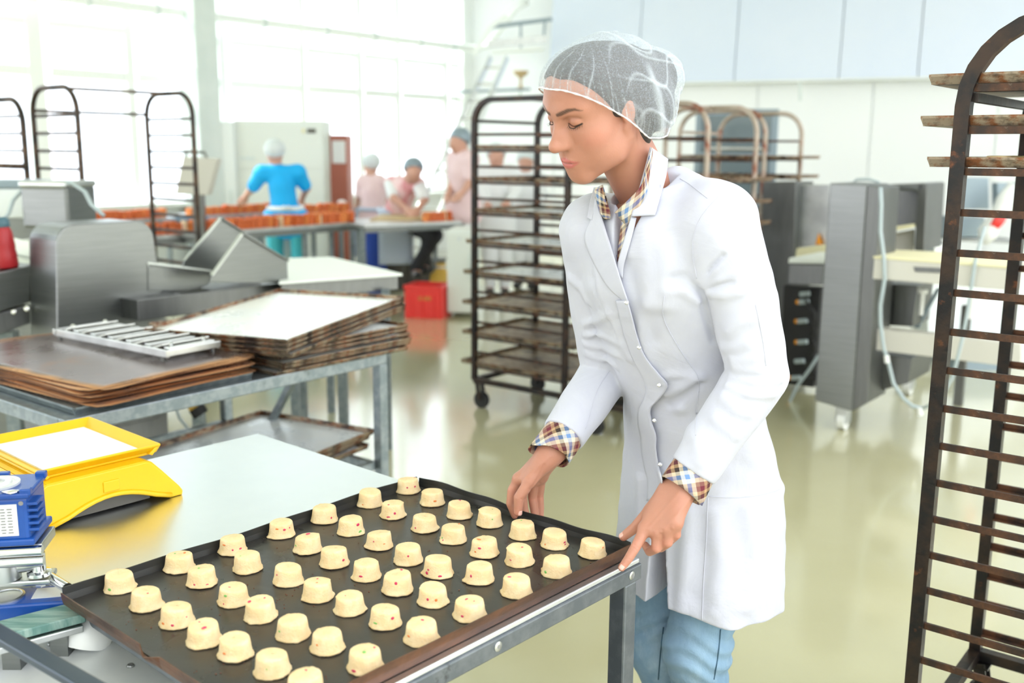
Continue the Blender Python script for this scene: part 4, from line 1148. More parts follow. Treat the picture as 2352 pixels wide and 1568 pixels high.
# grey oven front seen behind the pale racks
ov = thing('deck_oven', 'blue-grey oven with dark glass doors behind the pale racks', 'oven', (P(1690, 330, y=9.2).x, 9.2, 0), R_(-14))
ow = P(1776, 330, y=9.2).x - P(1590, 330, y=9.2).x; oz = P(1690, 250, y=9.2).z
MB().box((0, .4, oz / 2), (ow, .8, oz)).build('body', MATS['oven_grey'], ov, bevel=.01)
for k, (z0, z1) in enumerate(((.80, .97), (.58, .77), (.36, .55))):
    d = MB().box((.0, -.01, oz * (z0 + z1) / 2), (ow * .84, .03, oz * (z1 - z0))).build('door', MATS['dark_glass'], ov, bevel=.004)
    MB().cyl((-ow * .36, -.05, oz * z0 + .03), (ow * .36, -.05, oz * z0 + .03), .012, 8).build('handle', MATS['chrome'], d)

# ---------------------------------------------------------------- make-up line at the right
MLO = P(1935, 985, z=0)
ml = thing('dough_line', 'stainless dough make-up line on casters behind the woman', 'machine', MLO, RZ)
inv = Matrix.Rotation(-RZ, 3, 'Z')
def Q(u, v, y=None, z=None): return inv @ (P(u, v, y, z) - MLO)
def QP(u, v, base, nrm): return inv @ (onplane(u, v, base, nrm) - MLO)
fb_ = P(1935, 700, y=5.38)                                   # plane of the near column's broad face, normal -AX
def fq(pts, off, name, m, base=fb_, nrm=AX, bevel=.004, par=ml):
    return MB().prism([QP(u, v, base, nrm) for u, v in pts], inv @ Vector(off)).build(name, MATS[m], par, bevel=bevel)
fq(((1906, 420), (1992, 424), (1957, 945), (1871, 920)), AX * .34, 'column', 'steel', bevel=.006)
fq(((1992, 424), (2024, 430), (1992, 925), (1957, 945)), AX * .30, 'column_flank', 'steel_dark', base=fb_ + AX * .01)
far_ = fb_ + AX * 1.05
fq(((1752, 418), (1828, 418), (1812, 900), (1740, 890)), AX * .3, 'far_column', 'steel_dark', base=far_)
fq(((1826, 424), (1906, 424), (1900, 600), (1818, 596)), AX * .02, 'guard_window', 'steel_light', base=far_ + AX * .1)
fq(((1830, 570), (1900, 562), (1900, 580), (1826, 590)), AX * .06, 'guard_sill', 'belt_cream', base=far_ - AX * .05)
fq(((1872, 562), (1880, 534), (1889, 562)), AX * .006, 'warning_mark', 'orange_mark', base=far_ + AX * .07)
fq(((1812, 592), (1895, 596), (1893, 606), (1810, 604)), AX * .5, 'inner_belt', 'belt_white', base=far_ - AX * .6)
fq(((1812, 606), (1892, 608), (1888, 655), (1808, 652)), AX * .45, 'drive_box', 'steel_dark', base=far_ - AX * .6)
fq(((1800, 655), (1885, 660), (1868, 890), (1790, 880)), AX * .08, 'wiring_panel', 'black_rubber', base=far_ - AX * .25)
for i, (u, v) in enumerate(((1838, 676), (1836, 694), (1833, 738), (1833, 786), (1826, 830), (1818, 868))):
    q = QP(u, v, far_ - AX * .30, AX)
    MB().cyl(q, q + Vector((.06, 0, .012)), .016, 10).build('connector', MATS['cable_grey'], ml)
    if i in (1, 2, 3, 5): MB().cyl(q - Vector((.02, 0, 0)), q, .014, 10).build('connector_ring', MATS['orange_mark'], ml)
for k in range(5):
    p = [QP(1850 + 6 * k, 690 + 40 * k, far_ - AX * .32, AX), QP(1872, 720 + 38 * k, far_ - AX * .36, AX), QP(1868 - 6 * k, 760 + 26 * k, far_ - AX * .34, AX)]
    MB().tube(p, .010, 6).build('wire', MATS['black_rubber'], ml, smooth=True)
MB().tube([QP(1880, 815, far_ - AX * .4, AX), QP(1858, 850, far_ - AX * .45, AX), QP(1832, 885, far_ - AX * .5, AX), QP(1806, 938, far_ - AX * .6, AX)], .010, 8).build('floor_cable', MATS['cable_grey'], ml, smooth=True)
# open hood at the right of the column
hb = fb_ + AX * .55 + BX * .25
fq(((2026, 424), (2126, 420), (2122, 436), (2030, 440)), AX * .35, 'hood_top', 'steel', base=hb)
fq(((2030, 436), (2112, 432), (2104, 520), (2028, 524)), AX * .01, 'hood_back', 'steel_dark', base=hb + AX * .34)
fq(((2108, 422), (2130, 422), (2122, 575), (2100, 575)), AX * .34, 'hood_cheek', 'steel_dark', base=hb)
fq(((2022, 524), (2100, 514), (2100, 522), (2022, 536)), AX * .10, 'hood_shelf', 'belt_cream', base=hb)
fq(((2022, 540), (2100, 526), (2098, 580), (2018, 584)), AX * .02, 'hood_apron', 'cream_metal', base=hb + AX * .1)
fq(((2034, 512), (2038, 500), (2044, 512)), AX * .006, 'warning_mark', 'orange_mark', base=hb + AX * .30)
# belt
bp_ = [Q(2006, 588, z=.985), Q(2345, 612, z=.985), Q(2345, 586, z=.985), Q(2030, 572, z=.985)]
MB().prism(bp_, (0, 0, -.012)).build('belt', MATS['belt_cream'], ml, bevel=.002)
fq(((2008, 594), (2340, 616), (2335, 668), (2004, 640)), AX * .35, 'belt_frame', 'cream_metal', base=P(2006, 588, z=.985))
fq(((2098, 612), (2180, 616), (2178, 628), (2102, 624)), -AX * .004, 'belt_badge', 'steel_dark', base=P(2006, 588, z=.985))
fq(((2010, 650), (2108, 656), (2096, 750), (2000, 745)), AX * .3, 'belt_box', 'steel_dark', base=fb_ + AX * .35 + BX * .2)
fq(((1984, 752), (2345, 790), (2345, 845), (1980, 800)), AX * .10, 'cross_beam', 'cream_metal', base=fb_ + AX * .1 + BX * .1)
fq(((1996, 808), (2096, 822), (2086, 880), (1992, 905)), AX * .4, 'lower_box', 'steel_dark', base=fb_ + AX * .25 + BX * .15)
for u, v in ((2120, 665), (2232, 672)):
    q = QP(u, v, fb_ + AX * .3, AX); MB().cyl(q, q - Vector((0, 0, .14)), .012, 8).build('adjuster', MATS['white_plastic'], ml)
    MB().cyl(q, q - Vector((0, 0, .02)), .026, 10).build('adjuster_cap', MATS['white_plastic'], ml)
fq(((2098, 752), (2150, 662), (2160, 662), (2110, 754)), AX * .02, 'brace', 'oven_grey', base=fb_ + AX * .5)
for u, v in ((1935, 985), (2085, 905)):
    q = Q(u, v, z=0.0); q.z = 0
    c = MB().box((q.x, q.y, .10), (.07, .07, .12)).build('caster_fork', MATS['steel_light'], ml, bevel=.006)
    MB().cyl((q.x - .02, q.y, .052), (q.x + .02, q.y, .052), .052, 18).build('caster_wheel', MATS['white_plastic'], c, smooth=True, angle=50)
for xx, yy in ((.35, 1.0), (-.35, 1.2), (1.2, .8), (1.2, .3)):
    MB().bar((xx, yy, 0), (xx, yy, .62), .05).build('leg', MATS['steel_dark'], ml)
MB().tube([QP(u, v, fb_ - AX * .03 + BX * .03, AX) for u, v in ((2022, 430), (2024, 470), (2022, 530), (2030, 590), (2032, 640), (2022, 700), (2022, 740), (2030, 800), (2040, 830), (2052, 880), (2075, 915), (2095, 932), (2118, 938))], .010, 8).build('air_hose', MATS['cable_grey'], ml, smooth=True)
MB().tube([QP(u, v, fb_ - AX * .03 + BX * .03, AX) for u, v in ((2118, 938), (2160, 920), (2190, 860), (2210, 780), (2225, 700), (2240, 600), (2262, 520))], .009, 8).build('air_hose', MATS['cable_grey'], ml, smooth=True)
for u, v in ((2036, 816), (2112, 936)):
    q = QP(u, v, fb_ - AX * .035 + BX * .03, AX); MB().cyl(q, q + Vector((.008, 0, -.04)), .014, 8).build('hose_joint', MATS['white_plastic'], ml)
MB().tube([QP(u, v, fb_ + AX * .4, AX) for u, v in ((1960, 420), (1968, 412), (1995, 411), (2018, 418), (2024, 432))], .008, 6).build('top_cable', MATS['cable_grey'], ml, smooth=True)
# farther machines behind the right rack
fm_ = thing('bagging_machine', 'grey machine with white hose behind the right-edge rack', 'machine', (P(2260, 560, y=7.2).x, 7.2, 0))
def FM(u, v, y=7.2): return P(u, v, y=y) - fm_.location
for nm, pts, dpt, mm in (('base_cabinet', ((2130, 640), (2352, 660), (2352, 800), (2130, 770)), .5, 'cabinet_side'), ('top_box', ((2128, 590), (2262, 596), (2262, 645), (2128, 640)), .4, 'steel_light'),
                         ('motor_block', ((2190, 500), (2262, 500), (2262, 545), (2190, 545)), .3, 'oven_grey'), ('screen', ((2205, 408), (2272, 408), (2272, 480), (2205, 480)), .08, 'oven_grey'),
                         ('screen', ((2290, 420), (2345, 420), (2345, 500), (2290, 500)), .08, 'oven_grey'), ('tray_shelf', ((2190, 545), (2345, 552), (2345, 560), (2190, 553)), .3, 'steel'), ('rear_panel', ((2145, 560), (2200, 562), (2200, 592), (2145, 590)), .3, 'steel_light')):
    MB().prism([FM(u, v) for u, v in pts], (0, dpt, 0)).build(nm, MATS[mm], fm_, bevel=.006)
MB().tube([FM(2335, 430, 7.0), FM(2310, 465, 7.0), FM(2288, 500, 7.0), FM(2268, 535, 7.0), FM(2258, 560, 7.0)], [.06, .07, .045, .07, .03], 12).build('white_hose', MATS['white_plastic'], fm_, smooth=True)
MB().tube([FM(2280, 500, 6.98), FM(2296, 510, 6.98)], .065, 12).build('hose_clip', MATS['red_crate'], fm_)
MB().bar(FM(2235, 770), Vector((FM(2235, 770).x, FM(2235, 770).y, 0)), .4, .4).build('plinth', MATS['oven_grey'], fm_)
o = MB().bar(P(1838, 188, y=13.2), P(1838, 232, y=13.2), .03).build('trim_5', MATS['pale_column']); struct(o)

# ---------------------------------------------------------------- workers in the distance
def worker(label, J, top_m, leg_m, y, hs=1.0, apron=None, sleeves='short', sleeve_m=None, face=(0, -1, 0), seat=False, cap_tint='cap_cloth'):
    """J: joints given as (u, v, dy) seen at distance y + dy"""
    p = {k: P(u, v, y=y + d) for k, (u, v, d) in J.items()}
    base = Vector((p['hipL'].lerp(p['hipR'], .5).x, p['hipL'].lerp(p['hipR'], .5).y, 0))
    t = thing('person', label, 'person', base)
    for k in p: p[k] = p[k] - base
    F = Vector(face).normalized()
    for s in 'LR':
        if 'foot' + s not in p:
            h = p['hip' + s]; p['knee' + s] = Vector((h.x * 1.0, h.y, h.z * .53)); p['foot' + s] = Vector((h.x, h.y + .02, .06))
    hd = p['head']; nk = p['neck']; mid = p['hipL'].lerp(p['hipR'], .5); chest = p['shL'].lerp(p['shR'], .5) * .72 + mid * .28
    sw = (p['shL'] - p['shR']).length
    head = union(.03, ell(hd, (.082 * hs, .092 * hs, .115 * hs)), ell(hd + F * .045 - UP * .035, (.055, .055, .07)), capsule(hd + F * .085 - UP * .0, hd + F * .10 - UP * .03, .010, .016), capsule(hd - UP * .07, nk, .055, .06))
    arms = []
    for s in 'LR':
        w = p['wr' + s]; e = p['el' + s]; hn = p['hand' + s] if 'hand' + s in p else w + (w - e).normalized() * .08
        arms += [capsule(p['sh' + s], e, .048, .040), capsule(e, w, .040, .027)]
        d = (hn - w).normalized(); sd = d.cross(F).normalized() if d.cross(F).length > .1 else Vector((1, 0, 0))
        arms += [ell(w.lerp(hn, .5), (.035, .035, .045))]
        for k in range(4): arms.append(capsule(w.lerp(hn, .6) + sd * (.016 * (k - 1.5)), hn + sd * (.02 * (k - 1.5)) + d * .03, .010, .008))
        arms.append(capsule(w + sd * .03, w.lerp(hn, .7) + sd * .05, .012, .010))
    legs = []
    for s in 'LR': legs += [capsule(p['hip' + s], p['knee' + s], .075, .055), capsule(p['knee' + s], p['foot' + s], .052, .038), capsule(p['foot' + s], p['foot' + s] + F * .14 - UP * .02, .042, .036)]
    torso = [capsule(p['shL'], p['shR'], .06), capsule(chest, mid, .11, .12), capsule(p['hipL'], p['hipR'], .09), capsule(nk, chest, .06, .10)]
    sdf = union(.03, head, *torso, *arms, *legs)
    allp = np.array([tuple(q) for q in p.values()]); lo = allp.min(0) - .25; hi = allp.max(0) + .25; lo[2] = -.05
    v, f = nets(sdf, lo, hi, .014); body = obj('body', net_mesh('body', [(v, f)]), MATS['skin_far'], t)
    tops = [capsule(p['shL'], p['shR'], .078), capsule(chest, mid, .125 + .1 * max(0, sw - .35), .145), capsule(p['hipL'], p['hipR'], .115), capsule(nk - UP * .02, chest, .07, .12)]
    tops += [capsule(p['hipL'] - UP * .10, p['hipR'] - UP * .10, .12)] if not seat else []
    slv = []
    for s in 'LR':
        if sleeves == 'short': slv.append(capsule(p['sh' + s], p['sh' + s].lerp(p['el' + s], .8), .075, .066))
        else: slv += [capsule(p['sh' + s], p['el' + s], .075, .062), capsule(p['el' + s], p['el' + s].lerp(p['wr' + s], .75), .062, .05)]
    if sleeve_m:
        sdf_obj('tunic', union(.05, *tops), lo, hi, .014, MATS[top_m], t)
        sdf_obj('sleeves', union(.02, *slv), lo, hi, .014, MATS[sleeve_m], t)
    else:
        sdf_obj('tunic', union(.045, *tops, *slv), lo, hi, .014, MATS[top_m], t)
    tr = []
    for s in 'LR': tr += [capsule(p['hip' + s], p['knee' + s], .10, .075), capsule(p['knee' + s], p['foot' + s] + UP * .04, .075, .062)]
    sdf_obj('trousers', union(.03, *tr), lo, hi, .014, MATS[leg_m], t)
    for s in 'LR':
        sdf_obj('shoe', union(.02, capsule(p['foot' + s] - F * .03 - UP * .01, p['foot' + s] + F * .15 - UP * .02, .048, .040)), V3(p['foot' + s]) - .25, V3(p['foot' + s]) + .25, .012, MATS['black_rubber'], t)
    cap = lambda Q_: np.maximum(ell(hd + UP * .035 - F * .02, (.105 * hs, .115 * hs, .105 * hs))(Q_), ((V3(hd)[2] + .0) - Q_[:, 2]) - .55 * ((V3(hd) - Q_) @ V3(F)))
    sdf_obj('hair_cap', cap, V3(hd) - .2, V3(hd) + .22, .008, MATS[cap_tint], t)
    if apron:
        bk = [p['hipL'], p['hipR']]; c = mid + UP * .10
        m = MB().tube([c + Vector((math.cos(a) * .185, math.sin(a) * .15, 0)) for a in [2 * math.pi * i / 20 for i in range(20)]], .022, 6, closed=True, flat=(.4, 1))
        m.build('apron_band', MATS[apron], t, smooth=True)
        MB().tube([c - F * .17 + Vector((-.05, 0, .0)), c - F * .19 + Vector((-.02, 0, .02)), c - F * .18, c - F * .19 + Vector((.02, 0, .02)), c - F * .17 + Vector((.05, 0, 0))], .018, 6).build('apron_bow', MATS[apron], t, smooth=True)
        MB().grid(lambda a, b: tuple(mid + F * (.165 + .03 * b) + Vector((F.y, -F.x, 0)) * ((a - .5) * .36) + UP * (.10 - .55 * b)), 6, 6).build('apron_skirt', MATS[apron], t, smooth=True, solid=.006)
    return t
worker('worker in bright blue tunic and white apron strings seen from behind', dict(head=(631, 350, 0), neck=(634, 384, 0), shL=(602, 398, -.05), shR=(684, 396, 0), elL=(578, 434, .05), wrL=(563, 452, .25), handL=(552, 466, .35), elR=(704, 432, .1), wrR=(692, 460, .3), handR=(684, 474, .4), hipL=(630, 500, 0), hipR=(684, 500, 0)), 'blue_tunic', 'teal_trousers', 10.2, apron='apron_white', face=(-.25, 1, 0))
worker('worker in pale mauve top bending away between tables', dict(head=(852, 378, .1), neck=(852, 405, 0), shL=(834, 420, 0), shR=(872, 418, 0), elL=(826, 448, .05), wrL=(820, 470, .2), handL=(818, 486, .25), elR=(882, 450, .05), wrR=(885, 470, .2), handR=(885, 484, .25), hipL=(846, 500, -.05), hipR=(874, 500, -.05)), 'pink_pale', 'blue_bin', 11.4, apron='apron_blue', face=(-.5, .8, 0))
worker('worker in striped pink top and dark trousers leaning over a board', dict(head=(950, 392, -.35), neck=(940, 412, -.22), shL=(962, 424, -.25), shR=(898, 420, 0), elL=(975, 458, -.35), wrL=(962, 482, -.45), handL=(952, 494, -.5), elR=(905, 456, -.25), wrR=(935, 480, -.42), handR=(945, 492, -.5), hipL=(925, 505, .0), hipR=(890, 505, .1), kneeL=(1000, 540, -.3), footL=(955, 625, -.2), kneeR=(985, 536, .1), footR=(975, 615, .1)), 'pink_stripe', 'black_trousers', 10.6, sleeves='short', apron='apron_blue', sleeve_m='apron_white', face=(.15, -1, 0), seat=True, hs=1.0, cap_tint='oven_grey')
worker('slim worker in pink and white standing beside the middle rack', dict(head=(1054, 325, 0), neck=(1062, 352, 0), shL=(1082, 366, -.1), shR=(1046, 366, .1), elL=(1082, 415, -.15), wrL=(1060, 446, -.25), handL=(1044, 458, -.3), elR=(1040, 412, .1), wrR=(1030, 444, -.1), handR=(1028, 458, -.15), hipL=(1080, 470, 0), hipR=(1050, 470, .1)), 'pink_pale', 'apron_white', 9.9, sleeves='short', face=(-.7, -.7, 0), cap_tint='oven_grey')
worker('worker in white with pale blue cap seen through the middle rack', dict(head=(1140, 358, 0), neck=(1143, 384, 0), shL=(1172, 396, 0), shR=(1112, 396, 0), elL=(1185, 440, -.1), wrL=(1165, 470, -.3), elR=(1108, 440, -.1), wrR=(1120, 470, -.3), hipL=(1160, 510, 0), hipR=(1125, 510, 0)), 'apron_white', 'apron_white', 10.6, sleeves='long', face=(.1, -1, 0))
worker('worker with grey cap seen through the middle rack by the face', dict(head=(1208, 372, 0), neck=(1208, 396, 0), shL=(1235, 408, 0), shR=(1182, 408, 0), elL=(1246, 450, -.1), wrL=(1232, 478, -.3), elR=(1176, 450, -.1), wrR=(1190, 478, -.3), hipL=(1225, 520, 0), hipR=(1192, 520, 0)), 'apron_white', 'apron_white', 11.2, sleeves='long', face=(-.2, -1, 0))
# ---------------------------------------------------------------- the woman at the tray
C0 = np.array([0, 0, CAM_H], f32)
def hit(sdf, u, v, level=0.0, y0=1.45, n=60):
    """first point where the line of sight through (u, v) meets the surface"""
    d = CAM_ROT @ Vector(((u - 1176) / FPX, -(v - 784) / FPX, -1)); d = V3(d / d.y)
    t = y0
    for _ in range(n):
        q = C0 + d * t
        s = float(sdf(q[None])[0]) - level
        if abs(s) < .0004: break
        t += s * .7 / float(np.linalg.norm(d))
        if t > 2.7: break
    return Vector((C0 + d * t).tolist())
def hits(sdf, uvs, levels, y0=1.45, n=48, far=2.7):
    """the same for many points at once"""
    uvs = np.array(uvs, f32); R3 = np.array(CAM_ROT, f32)
    d = np.stack([(uvs[:, 0] - 1176) / FPX, -(uvs[:, 1] - 784) / FPX, -np.ones(len(uvs))], 1).astype(f32) @ R3.T
    d /= d[:, 1:2]; ln = np.linalg.norm(d, axis=1); t = np.full(len(uvs), y0, f32); lv = np.array(levels, f32) * np.ones(len(uvs), f32)
    for _ in range(n):
        t = np.minimum(t + (sdf((C0 + d * t[:, None]).astype(f32)) - lv) * .75 / ln, far).astype(f32)
    return [Vector(p) for p in (C0 + d * t[:, None]).tolist()]
WO = Vector((.422, 2.13, 0))
wm = thing('person', 'woman in white lab coat and hairnet leaning to hold the black tray', 'person', WO)
WOn = V3(WO)
FW = Vector((-math.sin(R_(40)), -math.cos(R_(40)), 0))      # the way her chest faces
LW = Vector((-FW.y, FW.x, 0)) * 1.0                         # her left
if LW.x < 0: LW = -LW

# ---- colour attribute skin
def skin_attr_mat():
    m = MATS['skin']; nt = m.node_tree; b = nt.nodes['Principled BSDF']
    at = nd(nt, 'ShaderNodeAttribute', attribute_name='pigment')
    lk = b.inputs['Base Color'].links[0]; src = lk.from_socket
    mx = nd(nt, 'ShaderNodeMix', data_type='RGBA'); mx.inputs[0].default_value = 1.0
    nt.links.new(at.outputs['Alpha'], mx.inputs[0]); nt.links.new(src, mx.inputs[6]); nt.links.new(at.outputs['Color'], mx.inputs[7])
    nt.links.new(mx.outputs[2], b.inputs['Base Color'])
skin_attr_mat()

# ---- head, in its own axes: x to her right, y forward, z up
HS = .965
HC = Vector((.153, 1.872, 1.590))
HR = Matrix.Rotation(R_(124.0), 3, 'Z') @ Matrix.Rotation(R_(-25.8), 3, 'X') @ Matrix.Rotation(R_(-8.0), 3, 'Y')
HRn = np.array(HR, f32)
def h2w(p): return HC + HR @ (Vector(p) * HS)
def w2h(p): return (HR.transposed() @ (Vector(p) - HC)) / HS
NECK = Vector((.262, 1.955, 1.435))
nb = w2h(NECK)
def both(f, *a):
    return [f(1, *a), f(-1, *a)]
lid = lambda Q: np.minimum(ell((.0315, .0745, .0215), (.0150, .0135, .0120))(Q), ell((-.0315, .0745, .0215), (.0150, .0135, .0120))(Q))
def head_sdf(Q):
    d = union(.030, ell((0, -.002, .044), (.072, .088, .078)), ell((0, .032, .055), (.060, .058, .062)), ell((0, .034, -.018), (.056, .055, .070)))(Q)
    for s in (1, -1):
        d = smin(d, ell((s * .043, .048, -.010), (.022, .028, .022))(Q), .025)
        d = smin(d, capsule((s * .055, -.004, -.040), (s * .046, .020, -.066), .017, .017)(Q), .03)
        d = smin(d, capsule((s * .046, .020, -.066), (s * .012, .070, -.092), .016, .015)(Q), .03)
    for s in (1, -1): d = smin(d, ell((s * .033, .046, -.042), (.027, .030, .036))(Q), .028)
    d = smin(d, ell((0, .045, -.055), (.038, .046, .042))(Q), .025)
    d = smin(d, ell((0, .0735, -.090), (.020, .016, .016))(Q), .020)
    d = smin(d, ell((0, .071, -.055), (.026, .026, .027))(Q), .022)
    for s in (1, -1):
        d = smin(d, capsule((s * .014, .087, .040), (s * .044, .070, .043), .009, .009)(Q), .020)
        d = smax(d, -ell((s * .032, .098, .0205), (.017, .018, .011))(Q), .014)
    d = smin(d, chain([(0, .087, .036), (0, .0925, .022), (0, .105, .0), (0, .1165, -.017)], [.0080, .0075, .0085, .0095])(Q), .012)
    d = smin(d, ell((0, .1165, -.0175), (.0098, .0095, .0090))(Q), .008)
    for s in (1, -1):
        d = smin(d, ell((s * .0110, .1015, -.0215), (.0070, .0105, .0075))(Q), .012)
        d = smin(d, ell((s * .0085, .0950, -.0080), (.0085, .0110, .0130))(Q), .012)
        d = smax(d, -ell((s * .0065, .1080, -.0305), (.0032, .0050, .0036))(Q), .003)
    d = smin(d, lid(Q), .0035)
    # lids' crease
    for s in (1, -1):
        d = smax(d, -chain([(s * .017, .0885, .0275), (s * .030, .0905, .0325), (s * .044, .0790, .0290)], [.0011, .0014, .0009])(Q), .004)
    # lips
    d = smin(d, chain([(-.0270, .0800, -.0560), (-.012, .0950, -.0530), (0, .0978, -.0535), (.012, .0950, -.0530), (.0270, .0800, -.0560)], [.0024, .0052, .0056, .0052, .0024])(Q), .005)
    d = smin(d, chain([(-.0245, .0810, -.0585), (-.011, .0925, -.0632), (0, .0950, -.0642), (.011, .0925, -.0632), (.0245, .0810, -.0585)], [.0024, .0058, .0066, .0058, .0024])(Q), .005)
    d = smax(d, -chain([(-.0285, .0810, -.0562), (-.012, .0985, -.0576), (0, .1012, -.0580), (.012, .0985, -.0576), (.0285, .0810, -.0562)], [.0012, .0014, .0015, .0014, .0012])(Q), .003)
    d = smax(d, -capsule((0, .1035, -.034), (0, .1015, -.046), .0022, .0030)(Q), .005)
    # ears
    for s in (1, -1):
        e = union(.008, ell((s * .0700, -.014, .004), (.0070, .017, .026)), ell((s * .0690, -.004, -.026), (.0060, .0085, .0095)))(Q)
        e = smax(e, -ell((s * .0780, -.008, .004), (.0050, .009, .015))(Q), .005)
        d = smin(d, e, .006)
    # neck
    n = union(.02, capsule((0, -.020, -.030), tuple(nb), .053, .055), capsule((0, -.052, -.02), tuple(nb + Vector((0, -.012, 0))), .028, .034))(Q)
    for s in (1, -1):                                        # sternomastoid cords
        n = smin(n, capsule((s * .050, -.018, -.050), tuple(nb + Vector((s * .012, .045, -.012))), .011, .009)(Q), .012)
    d = smin(d, n, .022)
    return d
tor_keys = [  # z, distance behind the tray edge along AX, half width, half depth  (body inside the coat)
    (.60, .380, .120, .085), (.78, .372, .130, .090), (.90, .350, .130, .092), (1.00, .305, .125, .092), (1.12, .235, .138, .100), (1.25, .165, .148, .104), (1.34, .135, .140, .084), (1.40, .125, .080, .055), (1.43, .120, .05, .05)]
def sec(keys, extra=0.0, fx=None):
    zs = np.array([k[0] for k in keys]); zz = np.linspace(zs[0], zs[-1], 120)
    cols = []
    for c in (1, 2, 3):
        ys = np.array([k[c] for k in keys]); t = np.interp(zz, zs, ys)
        for _ in range(6): t[1:-1] = .25 * t[:-2] + .5 * t[1:-1] + .25 * t[2:]
        cols.append(t.astype(f32))
    lw, fwv = V3(LW), V3(FW)
    def f(Q):
        z = Q[:, 2]
        a = np.interp(z, zz, cols[0]); hw = np.interp(z, zz, cols[1]) + extra; hd = np.interp(z, zz, cols[2]) + extra
        c = np.stack([.193 + .62 * a, 1.84 + .785 * a], 1)
        dx, dy = Q[:, 0] - c[:, 0], Q[:, 1] - c[:, 1]
        l = dx * lw[0] + dy * lw[1]; fo = dx * fwv[0] + dy * fwv[1]
        k = np.sqrt((l / hw) ** 2 + (fo / hd) ** 2)
        d = (k - 1) * np.minimum(hw, hd)
        return np.maximum(d, np.maximum(zs[0] - z, z - zs[-1])).astype(f32)
    return f
def tcen(z, keys=tor_keys):
    a = np.interp(z, [k[0] for k in keys], [k[1] for k in keys]); return Vector((.193 + .62 * a, 1.84 + .785 * a, z))
# joints
SHC = tcen(1.385)
SHL, SHR = SHC + LW * .150 + UP * .008, SHC - LW * .150 - UP * .022
ELL_, WRL = P(1740, 862, y=1.825), P(1575, 1104, y=1.800)
ELR, WRR = P(1396, 850, y=2.130), P(1272, 1030, y=1.985)
HPL, HPR = tcen(.80) + LW * .072, tcen(.80) - LW * .072
KNL, KNR = P(1600, 1490, y=2.06), P(1512, 1478, y=2.21)
FTL, FTR = Vector((KNL.x + .05, KNL.y + .06, .07)), Vector((KNR.x + .06, KNR.y + .06, .07))
# hands: finger joints
LH = dict(
    thumb=[(1535, 1128, 1.802), (1494, 1172, 1.806), (1460, 1210, 1.818), (1432, 1232, 1.824)],
    index=[(1482, 1214, 1.776), (1462, 1252, 1.756), (1444, 1282, 1.744), (1428, 1303, 1.738)],
    middle=[(1510, 1222, 1.764), (1508, 1258, 1.758), (1492, 1266, 1.782), (1482, 1252, 1.800)],
    ring=[(1534, 1214, 1.756), (1534, 1246, 1.752), (1518, 1258, 1.778), (1506, 1248, 1.796)],
    pinky=[(1552, 1200, 1.752), (1554, 1228, 1.752), (1540, 1242, 1.772), (1528, 1236, 1.788)])
RHD = dict(
    thumb=[(1248, 1062, 1.968), (1218, 1104, 1.955), (1192, 1142, 1.948), (1190, 1176, 1.946)],
    index=[(1192, 1100, 1.985), (1176, 1126, 1.982), (1172, 1156, 1.980), (1182, 1184, 1.982)],
    middle=[(1208, 1102, 2.000), (1200, 1140, 2.010), (1204, 1168, 2.010), (1212, 1196, 2.004)],
    ring=[(1226, 1100, 2.010), (1222, 1142, 2.022), (1226, 1170, 2.022), (1230, 1198, 2.016)],
    pinky=[(1244, 1094, 2.014), (1240, 1138, 2.028), (1242, 1166, 2.028), (1242, 1192, 2.022)])
FR = dict(thumb=[.0150, .0125, .0108, .0086], index=[.0115, .0096, .0086, .0070], middle=[.0118, .0098, .0088, .0072], ring=[.0112, .0092, .0082, .0068], pinky=[.0100, .0082, .0074, .0060])
def hand(J, wr, el, k=.006):
    pts = {n: [P(u, v, y=y) for u, v, y in j] for n, j in J.items()}
    axis = (wr - el).normalized()
    fs = [capsule(el, wr - axis * .02, .036, .0265), capsule(wr - axis * .03, wr + axis * .015, .0265, .0255)]
    for n in ('index', 'middle', 'ring', 'pinky'):
        fs.append(capsule(wr, pts[n][0], .0200, .0125))
    fs.append(capsule(wr + axis * .01, pts['thumb'][0], .020, .017)); fs.append(capsule(pts['thumb'][0], pts['thumb'][1], .0165, .0125))
    fs.append(capsule(pts['thumb'][0].lerp(pts['index'][0], .25), pts['thumb'][1].lerp(pts['index'][0], .45), .012, .009))
    palm = union(.016, *fs)
    fg = [chain(pts[n], FR[n]) for n in pts]
    kn = []
    for n in ('index', 'middle', 'ring', 'pinky'): kn.append(ell(pts[n][0], (.0118, .0118, .0118)))
    def f(Q):
        d = palm(Q)
        for g in kn: d = smin(d, g(Q), .010)
        for g in fg: d = smin(d, g(Q), .0045)
        return d
    return f, pts
lh_sdf, LP = hand(LH, WRL, ELL_)
rh_sdf, RP = hand(RHD, WRR, ELR)
def with_lines(base, lines):
    ls = [(chain(hits(base, pts, 0.0, n=40), [0.0] * len(pts)), w_, a_) for pts, w_, a_ in lines]
    def f(Q):
        d = base(Q); near = np.abs(d) < .02
        if near.any():
            for g, w_, a_ in ls: d[near] -= a_ * np.exp(-(g(Q[near]) / w_) ** 2)
        return d
    return f
lh_sdf = with_lines(lh_sdf, [([(1592, 1135), (1556, 1182), (1520, 1222)], .0032, .0016), ([(1560, 1130), (1520, 1178), (1488, 1214)], .0034, .0013), ([(1606, 1150), (1580, 1180), (1545, 1212)], .0030, .0012),
    ([(1456, 1250), (1466, 1258)], .0016, -.0011), ([(1453, 1256), (1463, 1264)], .0015, -.0010), ([(1437, 1277), (1448, 1285)], .0015, -.0010), ([(1452, 1200), (1462, 1212)], .0015, -.0010), ([(1496, 1240), (1500, 1225)], .003, -.0014), ([(1522, 1236), (1522, 1218)], .003, -.0014)])
